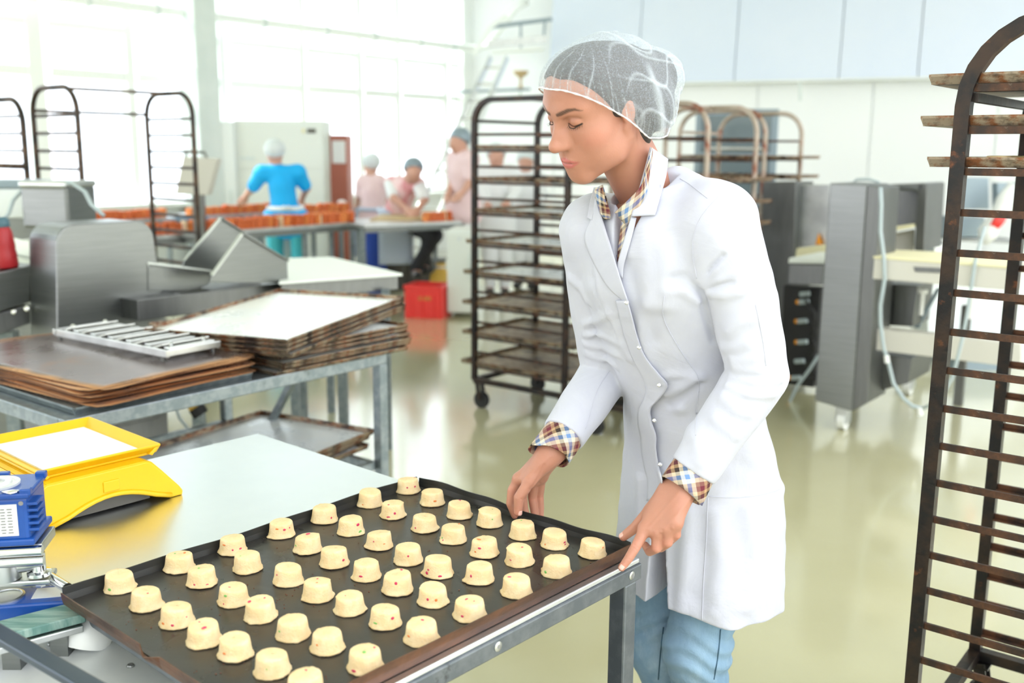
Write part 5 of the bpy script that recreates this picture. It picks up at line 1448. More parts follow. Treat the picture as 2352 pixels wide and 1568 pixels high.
rh_sdf = with_lines(rh_sdf, [([(1262, 1048), (1228, 1080), (1200, 1105)], .0034, .0014), ([(1250, 1068), (1238, 1095), (1222, 1118)], .003, -.0016), ([(1184, 1140), (1198, 1146)], .0016, -.0010), ([(1240, 1110), (1215, 1124)], .003, -.0012)])
tors = sec(tor_keys)
body_core = union(.03, tors, capsule(SHL - UP * .02, SHR - UP * .02, .045), capsule(NECK - UP * .03, SHL - LW * .03 - UP * .02, .040, .035), capsule(NECK - UP * .03, SHR + LW * .03 - UP * .02, .040, .035),
                  capsule(SHL, ELL_, .046, .037), capsule(SHR, ELR, .046, .037), capsule(HPL, KNL, .082, .055), capsule(HPR, KNR, .082, .055), capsule(KNL, FTL, .053, .036), capsule(KNR, FTR, .053, .036),
                  capsule(FTL, FTL + FW * .15 - UP * .03, .036, .030), capsule(FTR, FTR + FW * .15 - UP * .03, .036, .030))
pieces = []
v, f = nets(head_sdf, (-.10, -.16, -.26), (.10, .14, .14), .0017)
head_local = v.copy()
pieces.append(((v * HS) @ HRn.T + V3(HC) - WOn, f))
nh = len(v)
for s_, j, lo_, hi_ in ((lh_sdf, LP, None, None), (rh_sdf, RP, None, None)):
    al = np.array([tuple(q) for q in sum(j.values(), [])] + ([tuple(WRL + (ELL_ - WRL) * .35)] if s_ is lh_sdf else [tuple(WRR + (ELR - WRR) * .45)]))
    v, f = nets(s_, al.min(0) - .022, al.max(0) + .022, .0015)
    pieces.append((v - WOn, f))
al = np.array([tuple(q) for q in (SHL, SHR, ELL_, ELR, FTL + FW * .2, FTR + FW * .2, NECK + UP * .05)])
v, f = nets(body_core, np.append(al.min(0)[:2] - .12, .0), al.max(0) + .12, .008)
pieces.append((v - WOn, f))
me = net_mesh('body', pieces)
# pigment: lips, brows, lash lines, blush, nails
col = np.zeros((len(me.vertices), 4), f32)
hl = head_local.astype(f32)
def paint(mask, c):
    m = mask[:, None]; sl = col[:nh]
    a0 = sl[:, 3:4]; sl[:, :3] = np.where(m > 0, sl[:, :3] * (1 - m) * (a0 > 0) + np.array(c, f32) * (m + (1 - m) * (a0 <= 0)), sl[:, :3]); sl[:, 3] = np.maximum(sl[:, 3], mask)
def soft(d, r, w): return np.clip((r - d) / w, 0, 1)
for s in (1, -1):
    paint(.40 * soft(ell((s * .050, .058, -.016), (.020, .025, .018))(hl), .010, .022), (.66, .25, .19))
paint(.30 * soft(ell((0, .117, -.018), (.008, .008, .008))(hl), .004, .010), (.66, .26, .20))
flat = hl.copy(); flat[:, 1] = 0; frontal = (hl[:, 1] > .045).astype(f32)
up_l = chain([(-.0270, 0, -.0562), (-.012, 0, -.0535), (-.004, 0, -.0515), (0, 0, -.0525), (.004, 0, -.0515), (.012, 0, -.0535), (.0270, 0, -.0562)], [.0006, .0034, .0042, .0040, .0042, .0034, .0006])
lo_l = chain([(-.0255, 0, -.0580), (-.012, 0, -.0625), (0, 0, -.0640), (.012, 0, -.0625), (.0255, 0, -.0580)], [.0006, .0042, .0056, .0042, .0006])
paint(frontal * .85 * soft(np.minimum(up_l(flat), lo_l(flat)), .0012, .0022), (.50, .14, .13))
paint(frontal * .8 * soft(chain([(-.0285, 0, -.0562), (-.012, 0, -.0576), (0, 0, -.0580), (.012, 0, -.0576), (.0285, 0, -.0562)], [.0005, .0006, .0006, .0006, .0005])(flat), .0006, .0014), (.16, .035, .03))
for s in (1, -1):
    br = chain([(s * .0110, 0, .0400), (s * .022, 0, .0435), (s * .034, 0, .0475), (s * .045, 0, .0480), (s * .056, 0, .0430)], [.0034, .0042, .0038, .0026, .0006])
    n_ = .88 + .12 * np.sin(hl[:, 0] * 2600 + hl[:, 2] * 1500)
    paint(frontal * np.clip(.95 * n_, 0, 1) * soft(br(flat), .0010, .0026), (.050, .028, .018))
    paint(.30 * soft(ell((s * .030, .088, .030), (.018, .012, .006))(hl), .004, .007), (.36, .17, .12))
    ln = chain([(s * .0180, 0, .0175), (s * .025, 0, .0138), (s * .034, 0, .0128), (s * .0460, 0, .0170)], [.0008, .0014, .0018, .0012])
    paint(frontal * .97 * soft(ln(flat), .0008, .0012), (.018, .010, .008))
ofs = nh
for s_, j in ((lh_sdf, LP), (rh_sdf, RP)):
    n = len(pieces[1 if s_ is lh_sdf else 2][0]); q = pieces[1 if s_ is lh_sdf else 2][0] + WOn
    for nm in j:
        # knuckles and tips a little redder
        for p in (j[nm][0], j[nm][1], j[nm][3]):
            w_ = .38 * soft(ell(p, (.010, .010, .010))(q.astype(f32)), .004, .010); sl = col[ofs:ofs + n]
            sl[:, :3] = np.where(w_[:, None] > sl[:, 3:4], np.array((.68, .26, .19), f32), sl[:, :3]); sl[:, 3] = np.maximum(sl[:, 3], w_)
    ofs += n
ca = me.color_attributes.new('pigment', 'FLOAT_COLOR', 'POINT'); ca.data.foreach_set('color', col.ravel())
body = obj('body', me, MATS['skin'], wm)
# visible slit of the eyes, and lashes
for s in (1, -1):
    MB().tube([h2w(p) - WO for p in ((s * .0185, .0868, .0165), (s * .026, .0902, .0122), (s * .034, .0893, .0113), (s * .0462, .0765, .0158))], [.0005, .0009, .0011, .0006], 6).build('lash_line', MATS['brow_hair'], body, smooth=True)
    for i in range(9 if s < 0 else 3):
        t = (i if s < 0 else i + 4) / 8; a = Vector((s * (.020 + .026 * t), .0888 + .002 * math.sin(3.14 * t) - .0115 * t * t, .0150 - .0036 * math.sin(3.14 * t)))
        MB().tube([h2w(a) - WO, h2w(a + Vector((s * (.001 + .002 * t), .0030, -.0018))) - WO, h2w(a + Vector((s * (.0015 + .004 * t), .0058, -.0022))) - WO], [.00034, .00026, .00012], 4).build('eyelash', MATS['brow_hair'], body)
# nails
def nail(tip, prev, up, name='fingernail', w=.0062, l=.0095, r=.0072):
    d = (tip - prev).normalized(); up = (Vector(up) - d * Vector(up).dot(d)).normalized(); x = d.cross(up)
    c = tip + d * .001
    MB().grid(lambda a, b: tuple(c + d * ((b - .55) * l) + x * math.sin((a - .5) * 1.7) * w * (1 - .35 * max(0, b - .8) / .2) + up * (r * math.cos((a - .5) * 1.5) + .0002 - .0016 * max(0, b - .75) / .25) - WO), 9, 8).build(name, MATS['nail'], body, smooth=True, solid=.0006)
cam_dir = lambda p: (Vector((0, 0, CAM_H)) - p).normalized()
nail(LP['index'][3], LP['index'][2], cam_dir(LP['index'][3]) + UP * .2)
nail(LP['thumb'][3], LP['thumb'][2], cam_dir(LP['thumb'][3]) * .6 + UP + Vector((-.3, 0, 0)), w=.0072, l=.0115, r=.0086)
nail(RP['thumb'][3], RP['thumb'][2], cam_dir(RP['thumb'][3]) + Vector((.9, 0, 0)), w=.0070, l=.011, r=.0086)

# ---- hair and hairnet
ZB = ([-.20, -.12, -.075, -.045, -.020, .010, .045, .070, .090, .12], [-.080, -.080, -.078, -.066, -.036, .002, .042, .067, .085, .093])   # height of the net's edge along the head
def above(Q, off=0.0): return ((Q[:, 2] - np.interp(Q[:, 1], *ZB)) * .78 - off).astype(f32)
def hair_sdf(Q):
    d = union(.03, ell((0, -.004, .0455), (.0785, .0930, .0835)), ell((0, .029, .0565), (.0640, .0625, .0655)), ell((.0, -.138, .004), (.054, .060, .056)), ell((0, -.072, .030), (.071, .066, .070)), ell((0, -.085, -.010), (.068, .058, .060)), ell((-.030, -.098, -.036), (.048, .048, .048)), ell((.030, -.098, -.036), (.048, .048, .048)))(Q)
    d = smax(d, -(above(Q, .004) - .018 * np.clip((Q[:, 1] - .01) / .04, 0, 1) - .002 * np.sin(Q[:, 0] * 120)), .006)
    nape = union(.015, ell((-.026, -.058, -.064), (.034, .026, .040)), ell((.026, -.058, -.064), (.034, .026, .040)), ell((-.064, .008, .020), (.008, .014, .018)), ell((.064, .008, .020), (.008, .014, .018)))(Q)
    return smin(d, nape, .008)
v, f = nets(hair_sdf, (-.11, -.18, -.12), (.11, .12, .15), .003)
obj('hair', net_mesh('hair', [((v * HS) @ HRn.T + V3(HC) - WOn, f)]), MATS['hair_dark'], wm)
def ridge(x, w): return np.exp(-(np.sin(x * .5) / w) ** 2)
def net_crease(Q):
    """where the gathered fleece lies in sharp folds"""
    ab = above(Q); ang = np.arctan2(Q[:, 0], Q[:, 1] + .03)
    near = np.exp(-np.maximum(ab, 0) / .034); back = np.clip((.015 - Q[:, 1]) / .06, 0, 1); front = np.clip((Q[:, 1] + .03) / .06, 0, 1)
    c1 = near * ridge(ang * 46 + 2.5 * np.sin(ang * 7), .20)
    c2 = front * .8 * ridge(ang * 22 + 30 * Q[:, 2] + 1.5 * np.sin(Q[:, 1] * 60), .11) * np.clip((.15 - ab) / .08, 0, 1)
    c3 = back * (ridge(Q[:, 2] * 85 + 2.2 * np.sin(Q[:, 1] * 48) + Q[:, 0] * 40, .16) + .9 * ridge(Q[:, 1] * 75 - Q[:, 2] * 60 + 2 * np.sin(Q[:, 2] * 40 + 1), .15))
    c4 = np.exp(-((Q[:, 1] + .072 + .10 * (Q[:, 2] - .03) ** 1) / .009) ** 2) * np.clip((.075 - Q[:, 2]) / .03, 0, 1)
    return np.clip(.55 * c1 + .7 * c2 + .6 * c3 + .75 * c4, 0, 1)
def net_solid(Q):
    d = union(.040, ell((0, -.004, .049), (.0830, .0960, .0840)), ell((0, -.134, .000), (.060, .074, .064)), ell((0, -.066, .040), (.074, .070, .074)), ell((-.050, -.022, .000), (.034, .040, .042)), ell((.050, -.022, .000), (.034, .040, .042)), ell((-.046, -.080, -.034), (.046, .050, .052)), ell((.046, -.080, -.034), (.046, .050, .052)))(Q)
    d = smin(d, ell((0, .042, .075), (.056, .043, .042))(Q), .03)
    ab = above(Q); back = np.clip((.015 - Q[:, 1]) / .08, 0, 1)
    return d - .0030 * net_crease(Q) * (.4 + .9 * back) + back * .0024 * np.sin(Q[:, 2] * 62 + 2 * np.sin(Q[:, 1] * 45)) * np.sin(Q[:, 1] * 58 + Q[:, 0] * 30) - .0045
v, f = nets(lambda Q: np.maximum(net_solid(Q), -above(Q, -.0015)), (-.125, -.21, -.13), (.125, .125, .16), .0022)
keep = above(v[f].mean(1)) > .0002
me = net_mesh('hairnet', [((v * HS) @ HRn.T + V3(HC) - WOn, f[keep])])
at_ = me.attributes.new('crease', 'FLOAT', 'POINT'); at_.data.foreach_set('value', net_crease(v.astype(f32)).astype(f32))
def net_mat():
    m = bpy.data.materials.new('hairnet_fleece'); m.use_nodes = True
    nt = m.node_tree; nt.nodes.clear(); L = nt.links
    o = nd(nt, 'ShaderNodeOutputMaterial'); t = nd(nt, 'ShaderNodeBsdfTransparent'); df = nd(nt, 'ShaderNodeBsdfDiffuse'); tl = nd(nt, 'ShaderNodeBsdfTranslucent')
    df.inputs[0].default_value = (.78, .86, .93, 1); tl.inputs[0].default_value = (.75, .84, .92, 1)
    m1 = nd(nt, 'ShaderNodeMixShader'); m1.inputs[0].default_value = .3
    L.new(df.outputs[0], m1.inputs[1]); L.new(tl.outputs[0], m1.inputs[2])
    tc = nd(nt, 'ShaderNodeTexCoord')
    # fibres: two stretched noises turned against each other, plus folded creases
    acc = None
    for rot, sc_ in (((.6, .2, .3), (900, 110, 700)), ((-.5, .7, 1.2), (160, 950, 500)), ((.1, -.6, 2.2), (900, 200, 260))):
        mp = nd(nt, 'ShaderNodeMapping'); mp.inputs['Rotation'].default_value = rot; mp.inputs['Scale'].default_value = sc_
        L.new(tc.outputs['Object'], mp.inputs[0])
        n = nd(nt, 'ShaderNodeTexNoise', Scale=1.0, Detail=3.0, Roughness=.6); L.new(mp.outputs[0], n.inputs['Vector'])
        r = nd(nt, 'ShaderNodeMapRange'); r.inputs[1].default_value = .50; r.inputs[2].default_value = .68; r.inputs[3].default_value = 0; r.inputs[4].default_value = .12
        L.new(n.outputs['Fac'], r.inputs[0])
        if acc is None: acc = r.outputs[0]
        else:
            a = nd(nt, 'ShaderNodeMath', operation='ADD'); L.new(acc, a.inputs[0]); L.new(r.outputs[0], a.inputs[1]); acc = a.outputs[0]
    at = nd(nt, 'ShaderNodeAttribute', attribute_name='crease')
    r = nd(nt, 'ShaderNodeMath', operation='MULTIPLY'); r.inputs[1].default_value = .48; L.new(at.outputs['Fac'], r.inputs[0])
    a = nd(nt, 'ShaderNodeMath', operation='ADD'); L.new(acc, a.inputs[0]); L.new(r.outputs[0], a.inputs[1])
    a2 = nd(nt, 'ShaderNodeMath', operation='ADD', use_clamp=True); a2.inputs[1].default_value = .14; L.new(a.outputs[0], a2.inputs[0])
    lw_ = nd(nt, 'ShaderNodeLayerWeight', Blend=.35)
    mu = nd(nt, 'ShaderNodeMath', operation='MULTIPLY'); mu.inputs[1].default_value = .26; L.new(lw_.outputs['Facing'], mu.inputs[0])
    a3 = nd(nt, 'ShaderNodeMath', operation='ADD', use_clamp=True); L.new(a2.outputs[0], a3.inputs[0]); L.new(mu.outputs[0], a3.inputs[1])
    mx = nd(nt, 'ShaderNodeMixShader'); L.new(a3.outputs[0], mx.inputs[0]); L.new(t.outputs[0], mx.inputs[1]); L.new(m1.outputs[0], mx.inputs[2]); L.new(mx.outputs[0], o.inputs[0])
    MATS['hairnet_fleece'] = m
net_mat()
hn = obj('hairnet', me, MATS['hairnet_fleece'], wm)
# elastic band along the edge of the net
ring = []
for i in range(140):
    a = 2 * math.pi * i / 140; lo_, hi_ = .01, .2
    for _ in range(18):
        m_ = (lo_ + hi_) / 2; yy = m_ * math.cos(a) - .03; q_ = (m_ * math.sin(a), yy, float(np.interp(yy, *ZB)) + .001)
        if net_solid(np.array([q_], f32))[0] < 0: lo_ = m_
        else: hi_ = m_
    ring.append(h2w(q_) - WO)
MB().tube(ring, [.0015 + .0005 * math.sin(i * 1.9) for i in range(140)], 6, closed=True).build('elastic_band', MATS['apron_white'], hn, smooth=True)

# ---- lab coat
coat_keys = [(.46, .372, .192, .168), (.60, .376, .190, .162), (.76, .376, .186, .156), (.88, .352, .170, .140), (1.00, .308, .152, .126), (1.12, .238, .162, .130), (1.25, .166, .172, .128), (1.34, .136, .160, .104), (1.40, .126, .115, .085), (1.45, .12, .06, .06)]
coat_t = sec(coat_keys)
sl_L = chain([SHL - LW * .012, SHL.lerp(ELL_, .5) + LW * .004, ELL_, ELL_.lerp(WRL, .5), ELL_.lerp(WRL, .93)], [.070, .064, .0575, .051, .0455])
sl_R = chain([SHR + LW * .012, SHR.lerp(ELR, .5), ELR, ELR.lerp(WRR, .5), ELR.lerp(WRR, .88)], [.070, .064, .0575, .051, .0455])
yoke = union(.03, capsule(NECK + UP * .010 + LW * .040 - FW * .034, SHL - LW * .02 + UP * .004, .048, .064), capsule(NECK - UP * .040 - LW * .026 - FW * .015, SHR + LW * .02, .046, .062))
HEM = .545
lwn, fwn, nkn = V3(LW), V3(FW), V3(NECK)
vb = hit(lambda Q: coat_t(Q), 1416, 606)                     # bottom of the neck opening
ZV = vb.z; LV = (vb - tcen(ZV)).dot(LW)
def front_coords(Q):
    a = np.interp(Q[:, 2], [k[0] for k in coat_keys], [k[1] for k in coat_keys])
    dx, dy = Q[:, 0] - (.193 + .62 * a), Q[:, 1] - (1.84 + .785 * a)
    return dx * lwn[0] + dy * lwn[1], dx * fwn[0] + dy * fwn[1]
def coat_base(Q):
    d = smin(coat_t(Q), yoke(Q), .04)
    lo = np.clip((Q[:, 2] - 1.22) / .14, 0, 1); kk = .008 + .026 * lo
    d = smin(d, sl_L(Q), kk); d = smin(d, sl_R(Q), kk)
    return d
# folds, placed where they lie on the cloth: (line of points, width, height)
FOLDS = [
    ([(1612, 655), (1622, 610), (1655, 570), (1690, 548)], .007, .005), ([(1615, 660), (1645, 622), (1690, 590)], .006, .005), ([(1618, 664), (1655, 642), (1690, 625), (1715, 600)], .006, .005), ([(1620, 672), (1660, 678), (1700, 672), (1730, 655)], .008, .006), ([(1616, 666), (1650, 655), (1680, 650)], .005, -.004), ([(1613, 650), (1632, 616), (1660, 588)], .005, -.004),
    ([(1600, 640), (1612, 590), (1640, 545)], .012, .006), ([(1612, 668), (1575, 640), (1545, 640)], .010, -.005), ([(1605, 690), (1570, 665), (1530, 668)], .010, .005),
    ([(1690, 845), (1740, 850), (1790, 845)], .009, .006), ([(1680, 865), (1730, 878), (1790, 872)], .008, .006), ([(1672, 885), (1720, 905), (1775, 905)], .008, .006), ([(1685, 828), (1730, 826), (1780, 815)], .010, .005),
    ([(1675, 760), (1700, 740), (1735, 730)], .012, .004), ([(1660, 910), (1690, 940), (1720, 950)], .010, .005), ([(1640, 960), (1670, 985), (1690, 1000)], .010, .004), ([(1660, 800), (1690, 800), (1715, 790)], .010, .004),
    ([(1613, 668), (1622, 720), (1640, 780), (1660, 840)], .007, -.007),
    ([(1345, 790), (1385, 796), (1420, 815)], .008, .006), ([(1345, 770), (1390, 772), (1430, 790)], .008, .006), ([(1350, 812), (1380, 822), (1415, 840)], .008, .005), ([(1310, 640), (1335, 660), (1350, 690)], .010, .005), ([(1345, 745), (1375, 735), (1400, 720)], .009, .005),
    ([(1480, 700), (1478, 780), (1490, 850)], .016, .006), ([(1440, 610), (1470, 700), (1500, 780)], .016, -.004), ([(1530, 900), (1570, 885), (1604, 868)], .012, .007), ([(1540, 930), (1580, 905), (1606, 880)], .010, -.006), ([(1500, 870), (1540, 860), (1600, 862)], .012, .004),
    ([(1520, 560), (1530, 640), (1528, 700)], .018, .005), ([(1480, 530), (1490, 620), (1500, 700)], .016, .004), ([(1560, 940), (1600, 1010), (1610, 1060)], .014, .005), ([(1640, 1180), (1650, 1280), (1640, 1400)], .020, .006), ([(1720, 1160), (1735, 1280), (1720, 1390)], .022, .006), ([(1580, 1180), (1570, 1300), (1560, 1400)], .018, .006),
    ([(1790, 960), (1800, 1040), (1795, 1120)], .014, .004), ([(1470, 1100), (1466, 1180), (1460, 1240)], .012, .005), ([(1380, 560), (1372, 640), (1385, 700)], .014, .004), ([(1400, 720), (1420, 770), (1445, 820)], .012, .005), ([(1365, 640), (1395, 720), (1410, 760)], .010, -.004)]
fold_fn = []
for pts, w_, a_ in FOLDS:
    pl = hits(coat_base, pts, 0.0, n=30)
    mid_ = sum((Vector(p) for p in pl), Vector()) / len(pl); rad = max((p - mid_).length for p in pl) + 2.2 * w_
    fold_fn.append((V3(mid_), rad, chain(pl, [0.0] * len(pl)), w_, a_))
def coat_sdf(Q):
    d = coat_base(Q)
    for m_, rad, g, w_, a_ in fold_fn:
        sel = ((Q - m_) ** 2).sum(1) < rad * rad
        if sel.any():
            r_ = g(Q[sel]); d[sel] -= 1.6 * a_ * np.exp(-(r_ / w_) ** 2)
    l, fo = front_coords(Q); z = Q[:, 2]
    # skirt pleats
    sk_ = np.clip((.95 - z) / .45, 0, 1)
    ang = np.arctan2(l, fo)
    d = d - sk_ * (.006 * np.sin(ang * 7 + 1.0 + 2 * z) + .003 * np.sin(ang * 13 + 4 * z))
    d = d - .0012 * np.sin(Q[:, 0] * 60 + 3 * np.sin(z * 22)) * np.sin(z * 47 + Q[:, 1] * 40)
    # neck opening
    hw = .004 + (z - ZV) * (.044 / (1.47 - ZV))
    vee = np.maximum(np.maximum(np.abs(l - LV * np.clip((1.45 - z) / (1.45 - ZV), 0, 1)) - hw, ZV - z), -.01 - fo)
    d = smax(d, -vee, .004)
    d = smax(d, -(capsule(NECK - UP * .02 + FW * .01, NECK + (HC - NECK) * .7, .052, .060)(Q)), .004)
    # front slit below the last snap
    sl = np.maximum(np.maximum(np.abs(l - (-.010 - .020 * (z - .6))) - (.012 + .080 * np.clip(.76 - z, 0, 1)), z - .76), -fo)
    d = smax(d, -sl, .004)
    # hem
    hem = HEM + .020 * np.sin(ang * 1.0 + 2.6) + .006 * np.sin(ang * 5)
    d = smax(d, hem - z, .006)
    # sleeve ends
    for el_, wr_, t_ in ((ELL_, WRL, .90), (ELR, WRR, .84)):
        ax = V3((wr_ - el_).normalized()); c_ = V3(el_.lerp(wr_, t_)); dd_ = (Q - c_) @ ax
        near = ((Q - c_) ** 2).sum(1) < .10 ** 2
        d = np.where(near, smax(d, dd_.astype(f32), .003), d)
    return d
al = np.array([tuple(q) for q in (SHL + LW * .08, SHR - LW * .08, ELL_ + LW * .07, ELR - LW * .07, WRR, WRL, tcen(.5) + LW * .22, tcen(.5) - LW * .22, tcen(.6) + FW * .2, tcen(.6) - FW * .2)])
lo_ = al.min(0) - .03; hi_ = al.max(0) + .03; lo_[2] = .43; hi_[2] = 1.53
coat = sdf_obj('lab_coat', coat_sdf, lo_, hi_, .0036, MATS['coat_cloth'], wm, origin=WO)
# ---- plaid cloth
def plaid_mat():
    m = bpy.data.materials.new('plaid_cloth'); m.use_nodes = True; nt = m.node_tree; L = nt.links; b = nt.nodes['Principled BSDF']
    b.inputs['Roughness'].default_value = .85
    uv = nd(nt, 'ShaderNodeUVMap'); sx = nd(nt, 'ShaderNodeSeparateXYZ'); L.new(uv.outputs[0], sx.inputs[0])
    outs = []
    for k in (0, 1):
        ml_ = nd(nt, 'ShaderNodeMath', operation='MULTIPLY'); ml_.inputs[1].default_value = 1 / .062; L.new(sx.outputs[k], ml_.inputs[0])
        fr = nd(nt, 'ShaderNodeMath', operation='FRACT'); L.new(ml_.outputs[0], fr.inputs[0])
        rp = nd(nt, 'ShaderNodeValToRGB'); cr_ = rp.color_ramp; cr_.interpolation = 'CONSTANT'
        cs_ = [(0, (.78, .70, .55)), (.15, (.16, .29, .55)), (.30, (.74, .66, .52)), (.43, (.040, .025, .020)), (.58, (.50, .32, .17)), (.70, (.16, .022, .040)), (.86, (.30, .16, .12))]
        while len(cr_.elements) < len(cs_): cr_.elements.new(.5)
        for e, (p_, c_) in zip(cr_.elements, cs_): e.position = p_; e.color = (*c_, 1)
        L.new(fr.outputs[0], rp.inputs[0]); outs.append(rp.outputs[0])
    mx = nd(nt, 'ShaderNodeMix', data_type='RGBA'); mx.inputs[0].default_value = .5
    L.new(outs[0], mx.inputs[6]); L.new(outs[1], mx.inputs[7]); L.new(mx.outputs[2], b.inputs['Base Color'])
    MATS['plaid_cloth'] = m
plaid_mat()
def uv_grid(name, fn, nu, nv, uvf, material, parent, solid=.0015, smooth=True):
    m = MB().grid(fn, nu, nv); me = m.mesh(name)
    ul = me.uv_layers.new(name='UVMap')
    for p in me.polygons:
        for li in p.loop_indices:
            vi = me.loops[li].vertex_index; ul.data[li].uv = uvf((vi % nu) / (nu - 1), (vi // nu) / (nv - 1))
    me.polygons.foreach_set('use_smooth', [smooth] * len(me.polygons))
    o = obj(name, me, MATS[material], parent)
    md = o.modifiers.new('solid', 'SOLIDIFY'); md.thickness = solid; md.offset = 0
    return o
def curve(pts, t):
    """point on a smooth run through 2-D points"""
    n = len(pts) - 1; x = min(max(t, 0), 1) * n; i = min(int(x), n - 1); f_ = x - i
    p0, p1, p2, p3 = pts[max(i - 1, 0)], pts[i], pts[i + 1], pts[min(i + 2, n)]
    return tuple(.5 * ((2 * b) + (c - a) * f_ + (2 * a - 5 * b + 4 * c - d) * f_ ** 2 + (3 * b - a - 3 * c + d) * f_ ** 3) for a, b, c, d in zip(p0, p1, p2, p3))
def patch(name, ca, cb, sdf, lift, material, parent, nu=9, nv=16, solid=.002, uvs=None, y0=1.45, liftb=None, far=2.7):
    """cloth strip lying on a surface between two edge lines"""
    uv_, lv_ = [], []
    for j in range(nv):
        p, q = curve(ca, j / (nv - 1)), curve(cb, j / (nv - 1))
        for i in range(nu):
            a = i / (nu - 1); uv_.append((p[0] + (q[0] - p[0]) * a, p[1] + (q[1] - p[1]) * a)); lv_.append(lift if liftb is None else lift + (liftb - lift) * a)
    hp_ = hits(sdf, uv_, lv_, y0, far=far)
    def fn(a, b): return tuple(hp_[round(b * (nv - 1)) * nu + round(a * (nu - 1))] - WO)
    return uv_grid(name, fn, nu, nv, uvs or (lambda a, b: (a * .03, b * .1)), material, parent, solid)
ncap = capsule(NECK - UP * .03, NECK + (HC - NECK) * .75 - FW * .008, .060, .056)
ncap2 = capsule((.288, 1.968, 1.476), (.300, 1.968, 1.462), .040, .040)
collar_srf = lambda Q: smin(smin(coat_base(Q), ncap(Q), .012), ncap2(Q), .015)
shell_nv = coat_base                                         # coat surface before the neck opening is cut
def neck_srf(Q): return union(.02, capsule(NECK - UP * .06, NECK + (HC - NECK) * .8, .063, .060), tors)(Q)
# shirt: collar stands, fronts and cuffs
sh_srf = lambda Q: smin(coat_t(Q) + .016, neck_srf(Q), .02)
shirt = patch('shirt_front', [(1368, 432), (1378, 478), (1392, 530), (1416, 592)], [(1384, 424), (1398, 478), (1406, 535), (1420, 600)], sh_srf, .004, 'plaid_cloth', wm, uvs=lambda a, b: (a * .030 + b * .02, b * .15))
patch('shirt_front', [(1428, 505), (1424, 540), (1420, 570), (1418, 600)], [(1462, 470), (1450, 510), (1436, 555), (1420, 602)], sh_srf, .004, 'plaid_cloth', wm, uvs=lambda a, b: (a * .03 - b * .02, b * .12))
patch('shirt_collar', [(1497, 338), (1484, 385), (1470, 430), (1412, 488)], [(1499, 348), (1492, 400), (1482, 450), (1440, 520)], sh_srf, .012, 'plaid_cloth', wm, uvs=lambda a, b: (a * .035 + b * .07, b * .17 - a * .03))
patch('shirt_collar', [(1366, 436), (1372, 465), (1380, 490), (1390, 505)], [(1384, 430), (1390, 460), (1400, 482), (1402, 500)], sh_srf, .012, 'plaid_cloth', wm, uvs=lambda a, b: (a * .035 + b * .03, b * .10 - a * .02))
for u, v in ((1398, 547), (1387, 496)):
    q = hit(sh_srf, u, v, level=.008); n_ = cam_dir(q)
    MB().lathe([(.0052, 0), (.0055, .0012), (.0045, .0020), (.0030, .0014), (.0004, .0014)], 14, q - WO, n_.to_track_quat('Z', 'Y').to_matrix()).build('shirt_button', MATS['button_dark'], shirt, smooth=True, angle=50)
def cuff(el_, wr_, t0, t1, r0, r1, nm, seed, slit):
    ax = (wr_ - el_).normalized(); x_ = ax.cross(UP).normalized(); y_ = ax.cross(x_)
    a0, a1 = el_.lerp(wr_, t0), el_.lerp(wr_, t1)
    L_ = (a1 - a0).length
    def fn(a, b):
        th = 2 * math.pi * a + slit; r = r0 + (r1 - r0) * b + .0022 * math.sin(3 * th + seed) * b + .0012 * math.sin(7 * th + seed)
        if a < .06: r += .006 * (1 - a / .06) * b
        return tuple(a0.lerp(a1, b) + (x_ * math.cos(th) + y_ * math.sin(th)) * r - WO + ax * (.010 * math.sin(th + seed) * b))
    return uv_grid(nm, fn, 49, 8, lambda a, b: ((a * .27 + b * L_) * .72, (a * .27 - b * L_) * .72), 'plaid_cloth', wm, .0025)
cuff(ELL_, WRL, .80, 1.09, .040, .0425, 'shirt_cuff', 1.0, 2.2)
cuff(ELR, WRR, .72, 1.08, .040, .0425, 'shirt_cuff', 2.5, .3)
# coat collar, lapels, front edge
patch('collar', [(1494, 338), (1482, 385), (1466, 440), (1450, 497)], [(1534, 366), (1528, 410), (1516, 455), (1505, 494)], collar_srf, .010, 'coat_cloth', coat, nu=12, nv=18, solid=.003, liftb=.006, far=1.985)
patch('collar', [(1364, 432), (1358, 455), (1352, 480), (1349, 500)], [(1372, 432), (1370, 458), (1366, 482), (1360, 506)], collar_srf, .008, 'coat_cloth', coat, solid=.003)
patch('lapel', [(1360, 506), (1343, 545), (1362, 600), (1398, 660), (1438, 694)], [(1368, 452), (1388, 520), (1404, 570), (1420, 625), (1441, 690)], shell_nv, .004, 'coat_cloth', coat, nu=12, nv=26, solid=.003, liftb=.012)
edge = [(1441, 690), (1452, 730), (1464, 775), (1482, 820), (1512, 858), (1533, 886), (1512, 918), (1494, 938), (1496, 968), (1506, 1000), (1506, 1030), (1512, 1070), (1520, 1105), (1518, 1150)]
inn = [(1415, 690), (1424, 730), (1436, 775), (1452, 820), (1472, 858), (1484, 890), (1478, 920), (1466, 945), (1466, 975), (1472, 1005), (1474, 1035), (1480, 1072), (1488, 1105), (1486, 1150)]
patch('front_placket', inn, edge, shell_nv, .002, 'coat_cloth', coat, nu=8, nv=60, solid=.003, liftb=.012)
patch('front_edge', [(1450, 497), (1436, 545), (1420, 600), (1418, 625)], [(1462, 500), (1450, 550), (1434, 605), (1430, 640)], shell_nv, .006, 'coat_cloth', coat, nu=6, nv=16, solid=.003, liftb=.003)
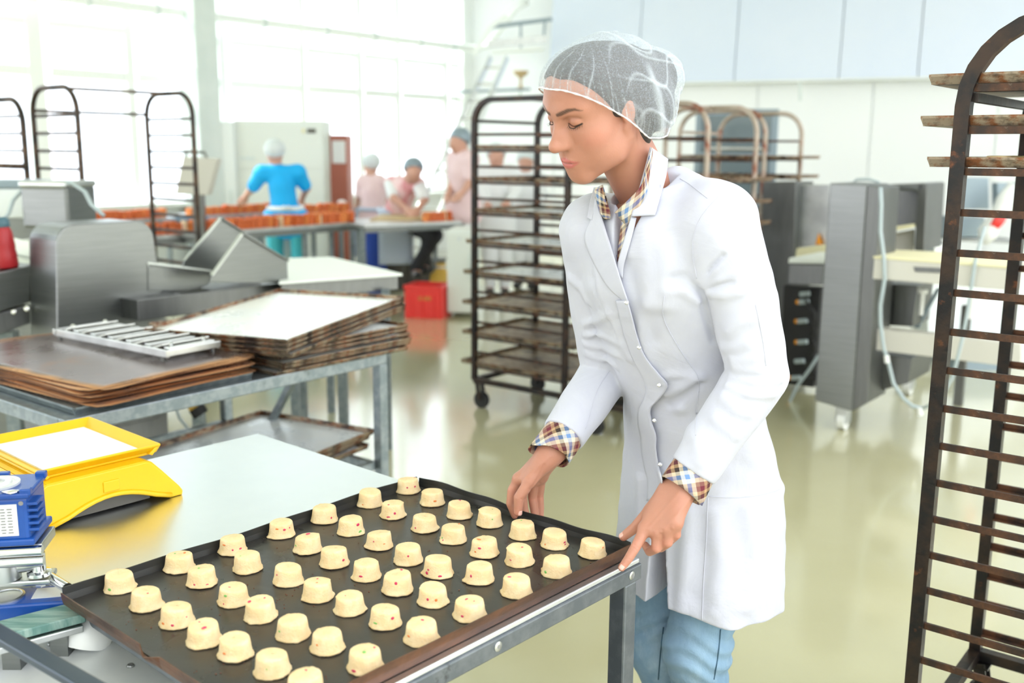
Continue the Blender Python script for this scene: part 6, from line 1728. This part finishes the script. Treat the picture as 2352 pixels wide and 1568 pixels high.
for u, v in ((1439, 694), (1468, 797), (1514, 884), (1503, 965), (1516, 1066)):
    q = hit(shell_nv, u, v, level=.012)
    MB().lathe([(.0042, 0), (.0044, .0012), (.0030, .0022), (.0012, .0018)], 14, q - WO, cam_dir(q).to_track_quat('Z', 'Y').to_matrix()).build('snap', MATS['metal_snap'], coat, smooth=True, angle=50)
def seam(pts, lift=.0003, r=.0011):
    n = max(8, len(pts) * 6)
    MB().tube([p - WO for p in hits(coat_sdf, [curve(pts, i / n) for i in range(n + 1)], lift)], r, 5).build('seam', MATS['coat_cloth'], coat, smooth=True)
seam([(1562, 410), (1580, 420), (1602, 437), (1625, 455)]); seam([(1652, 450), (1610, 500), (1590, 560), (1600, 640)])
seam([(1526, 680), (1524, 730), (1560, 800), (1600, 860), (1606, 900)]); seam([(1604, 900), (1600, 950), (1598, 1000)])
seam([(1628, 1140), (1700, 1142), (1760, 1133), (1790, 1124)]); seam([(1626, 1142), (1622, 1240), (1616, 1330), (1612, 1424)])
seam([(1736, 700), (1752, 780), (1760, 840)]); seam([(1345, 985), (1370, 900), (1400, 850)])
# jeans
jn = union(.03, capsule(HPL, KNL, .088, .070), capsule(HPR, KNR, .088, .070), capsule(KNL, FTL + UP * .06, .069, .050), capsule(KNR, FTR + UP * .06, .069, .050), capsule(HPL + UP * .03, HPR + UP * .03, .092))
def jeans_sdf(Q):
    d = jn(Q); z = Q[:, 2]
    kz = np.exp(-((z - .44) / .07) ** 2)
    return d + kz * .0035 * np.sin(z * 150 + 4 * np.sin(Q[:, 0] * 30) + Q[:, 1] * 35) + .0012 * np.sin(z * 70 + Q[:, 0] * 50)
al = np.array([tuple(q) for q in (HPL, HPR, KNL, KNR, FTL, FTR)])
jeans = sdf_obj('jeans', jeans_sdf, np.append(al.min(0)[:2] - .13, .05), np.append(al.max(0)[:2] + .13, .95), .005, MATS['denim'], wm, origin=WO)
def jseam(pts): MB().tube([p - WO for p in hits(jeans_sdf, [curve(pts, i / 24) for i in range(25)], .0004, 1.7)], .0016, 5).build('seam', MATS['denim_dark'], jeans, smooth=True)
jseam([(1524, 1440), (1518, 1490), (1512, 1560)]); jseam([(1655, 1445), (1650, 1500), (1640, 1560)])
for s, ft in ((1, FTL), (-1, FTR)):
    sdf_obj('shoe', union(.02, capsule(ft - FW * .04 - UP * .02, ft + FW * .16 - UP * .025, .046, .040)), V3(ft) - .3, V3(ft) + .3, .006, MATS['white_plastic'], wm, origin=WO)
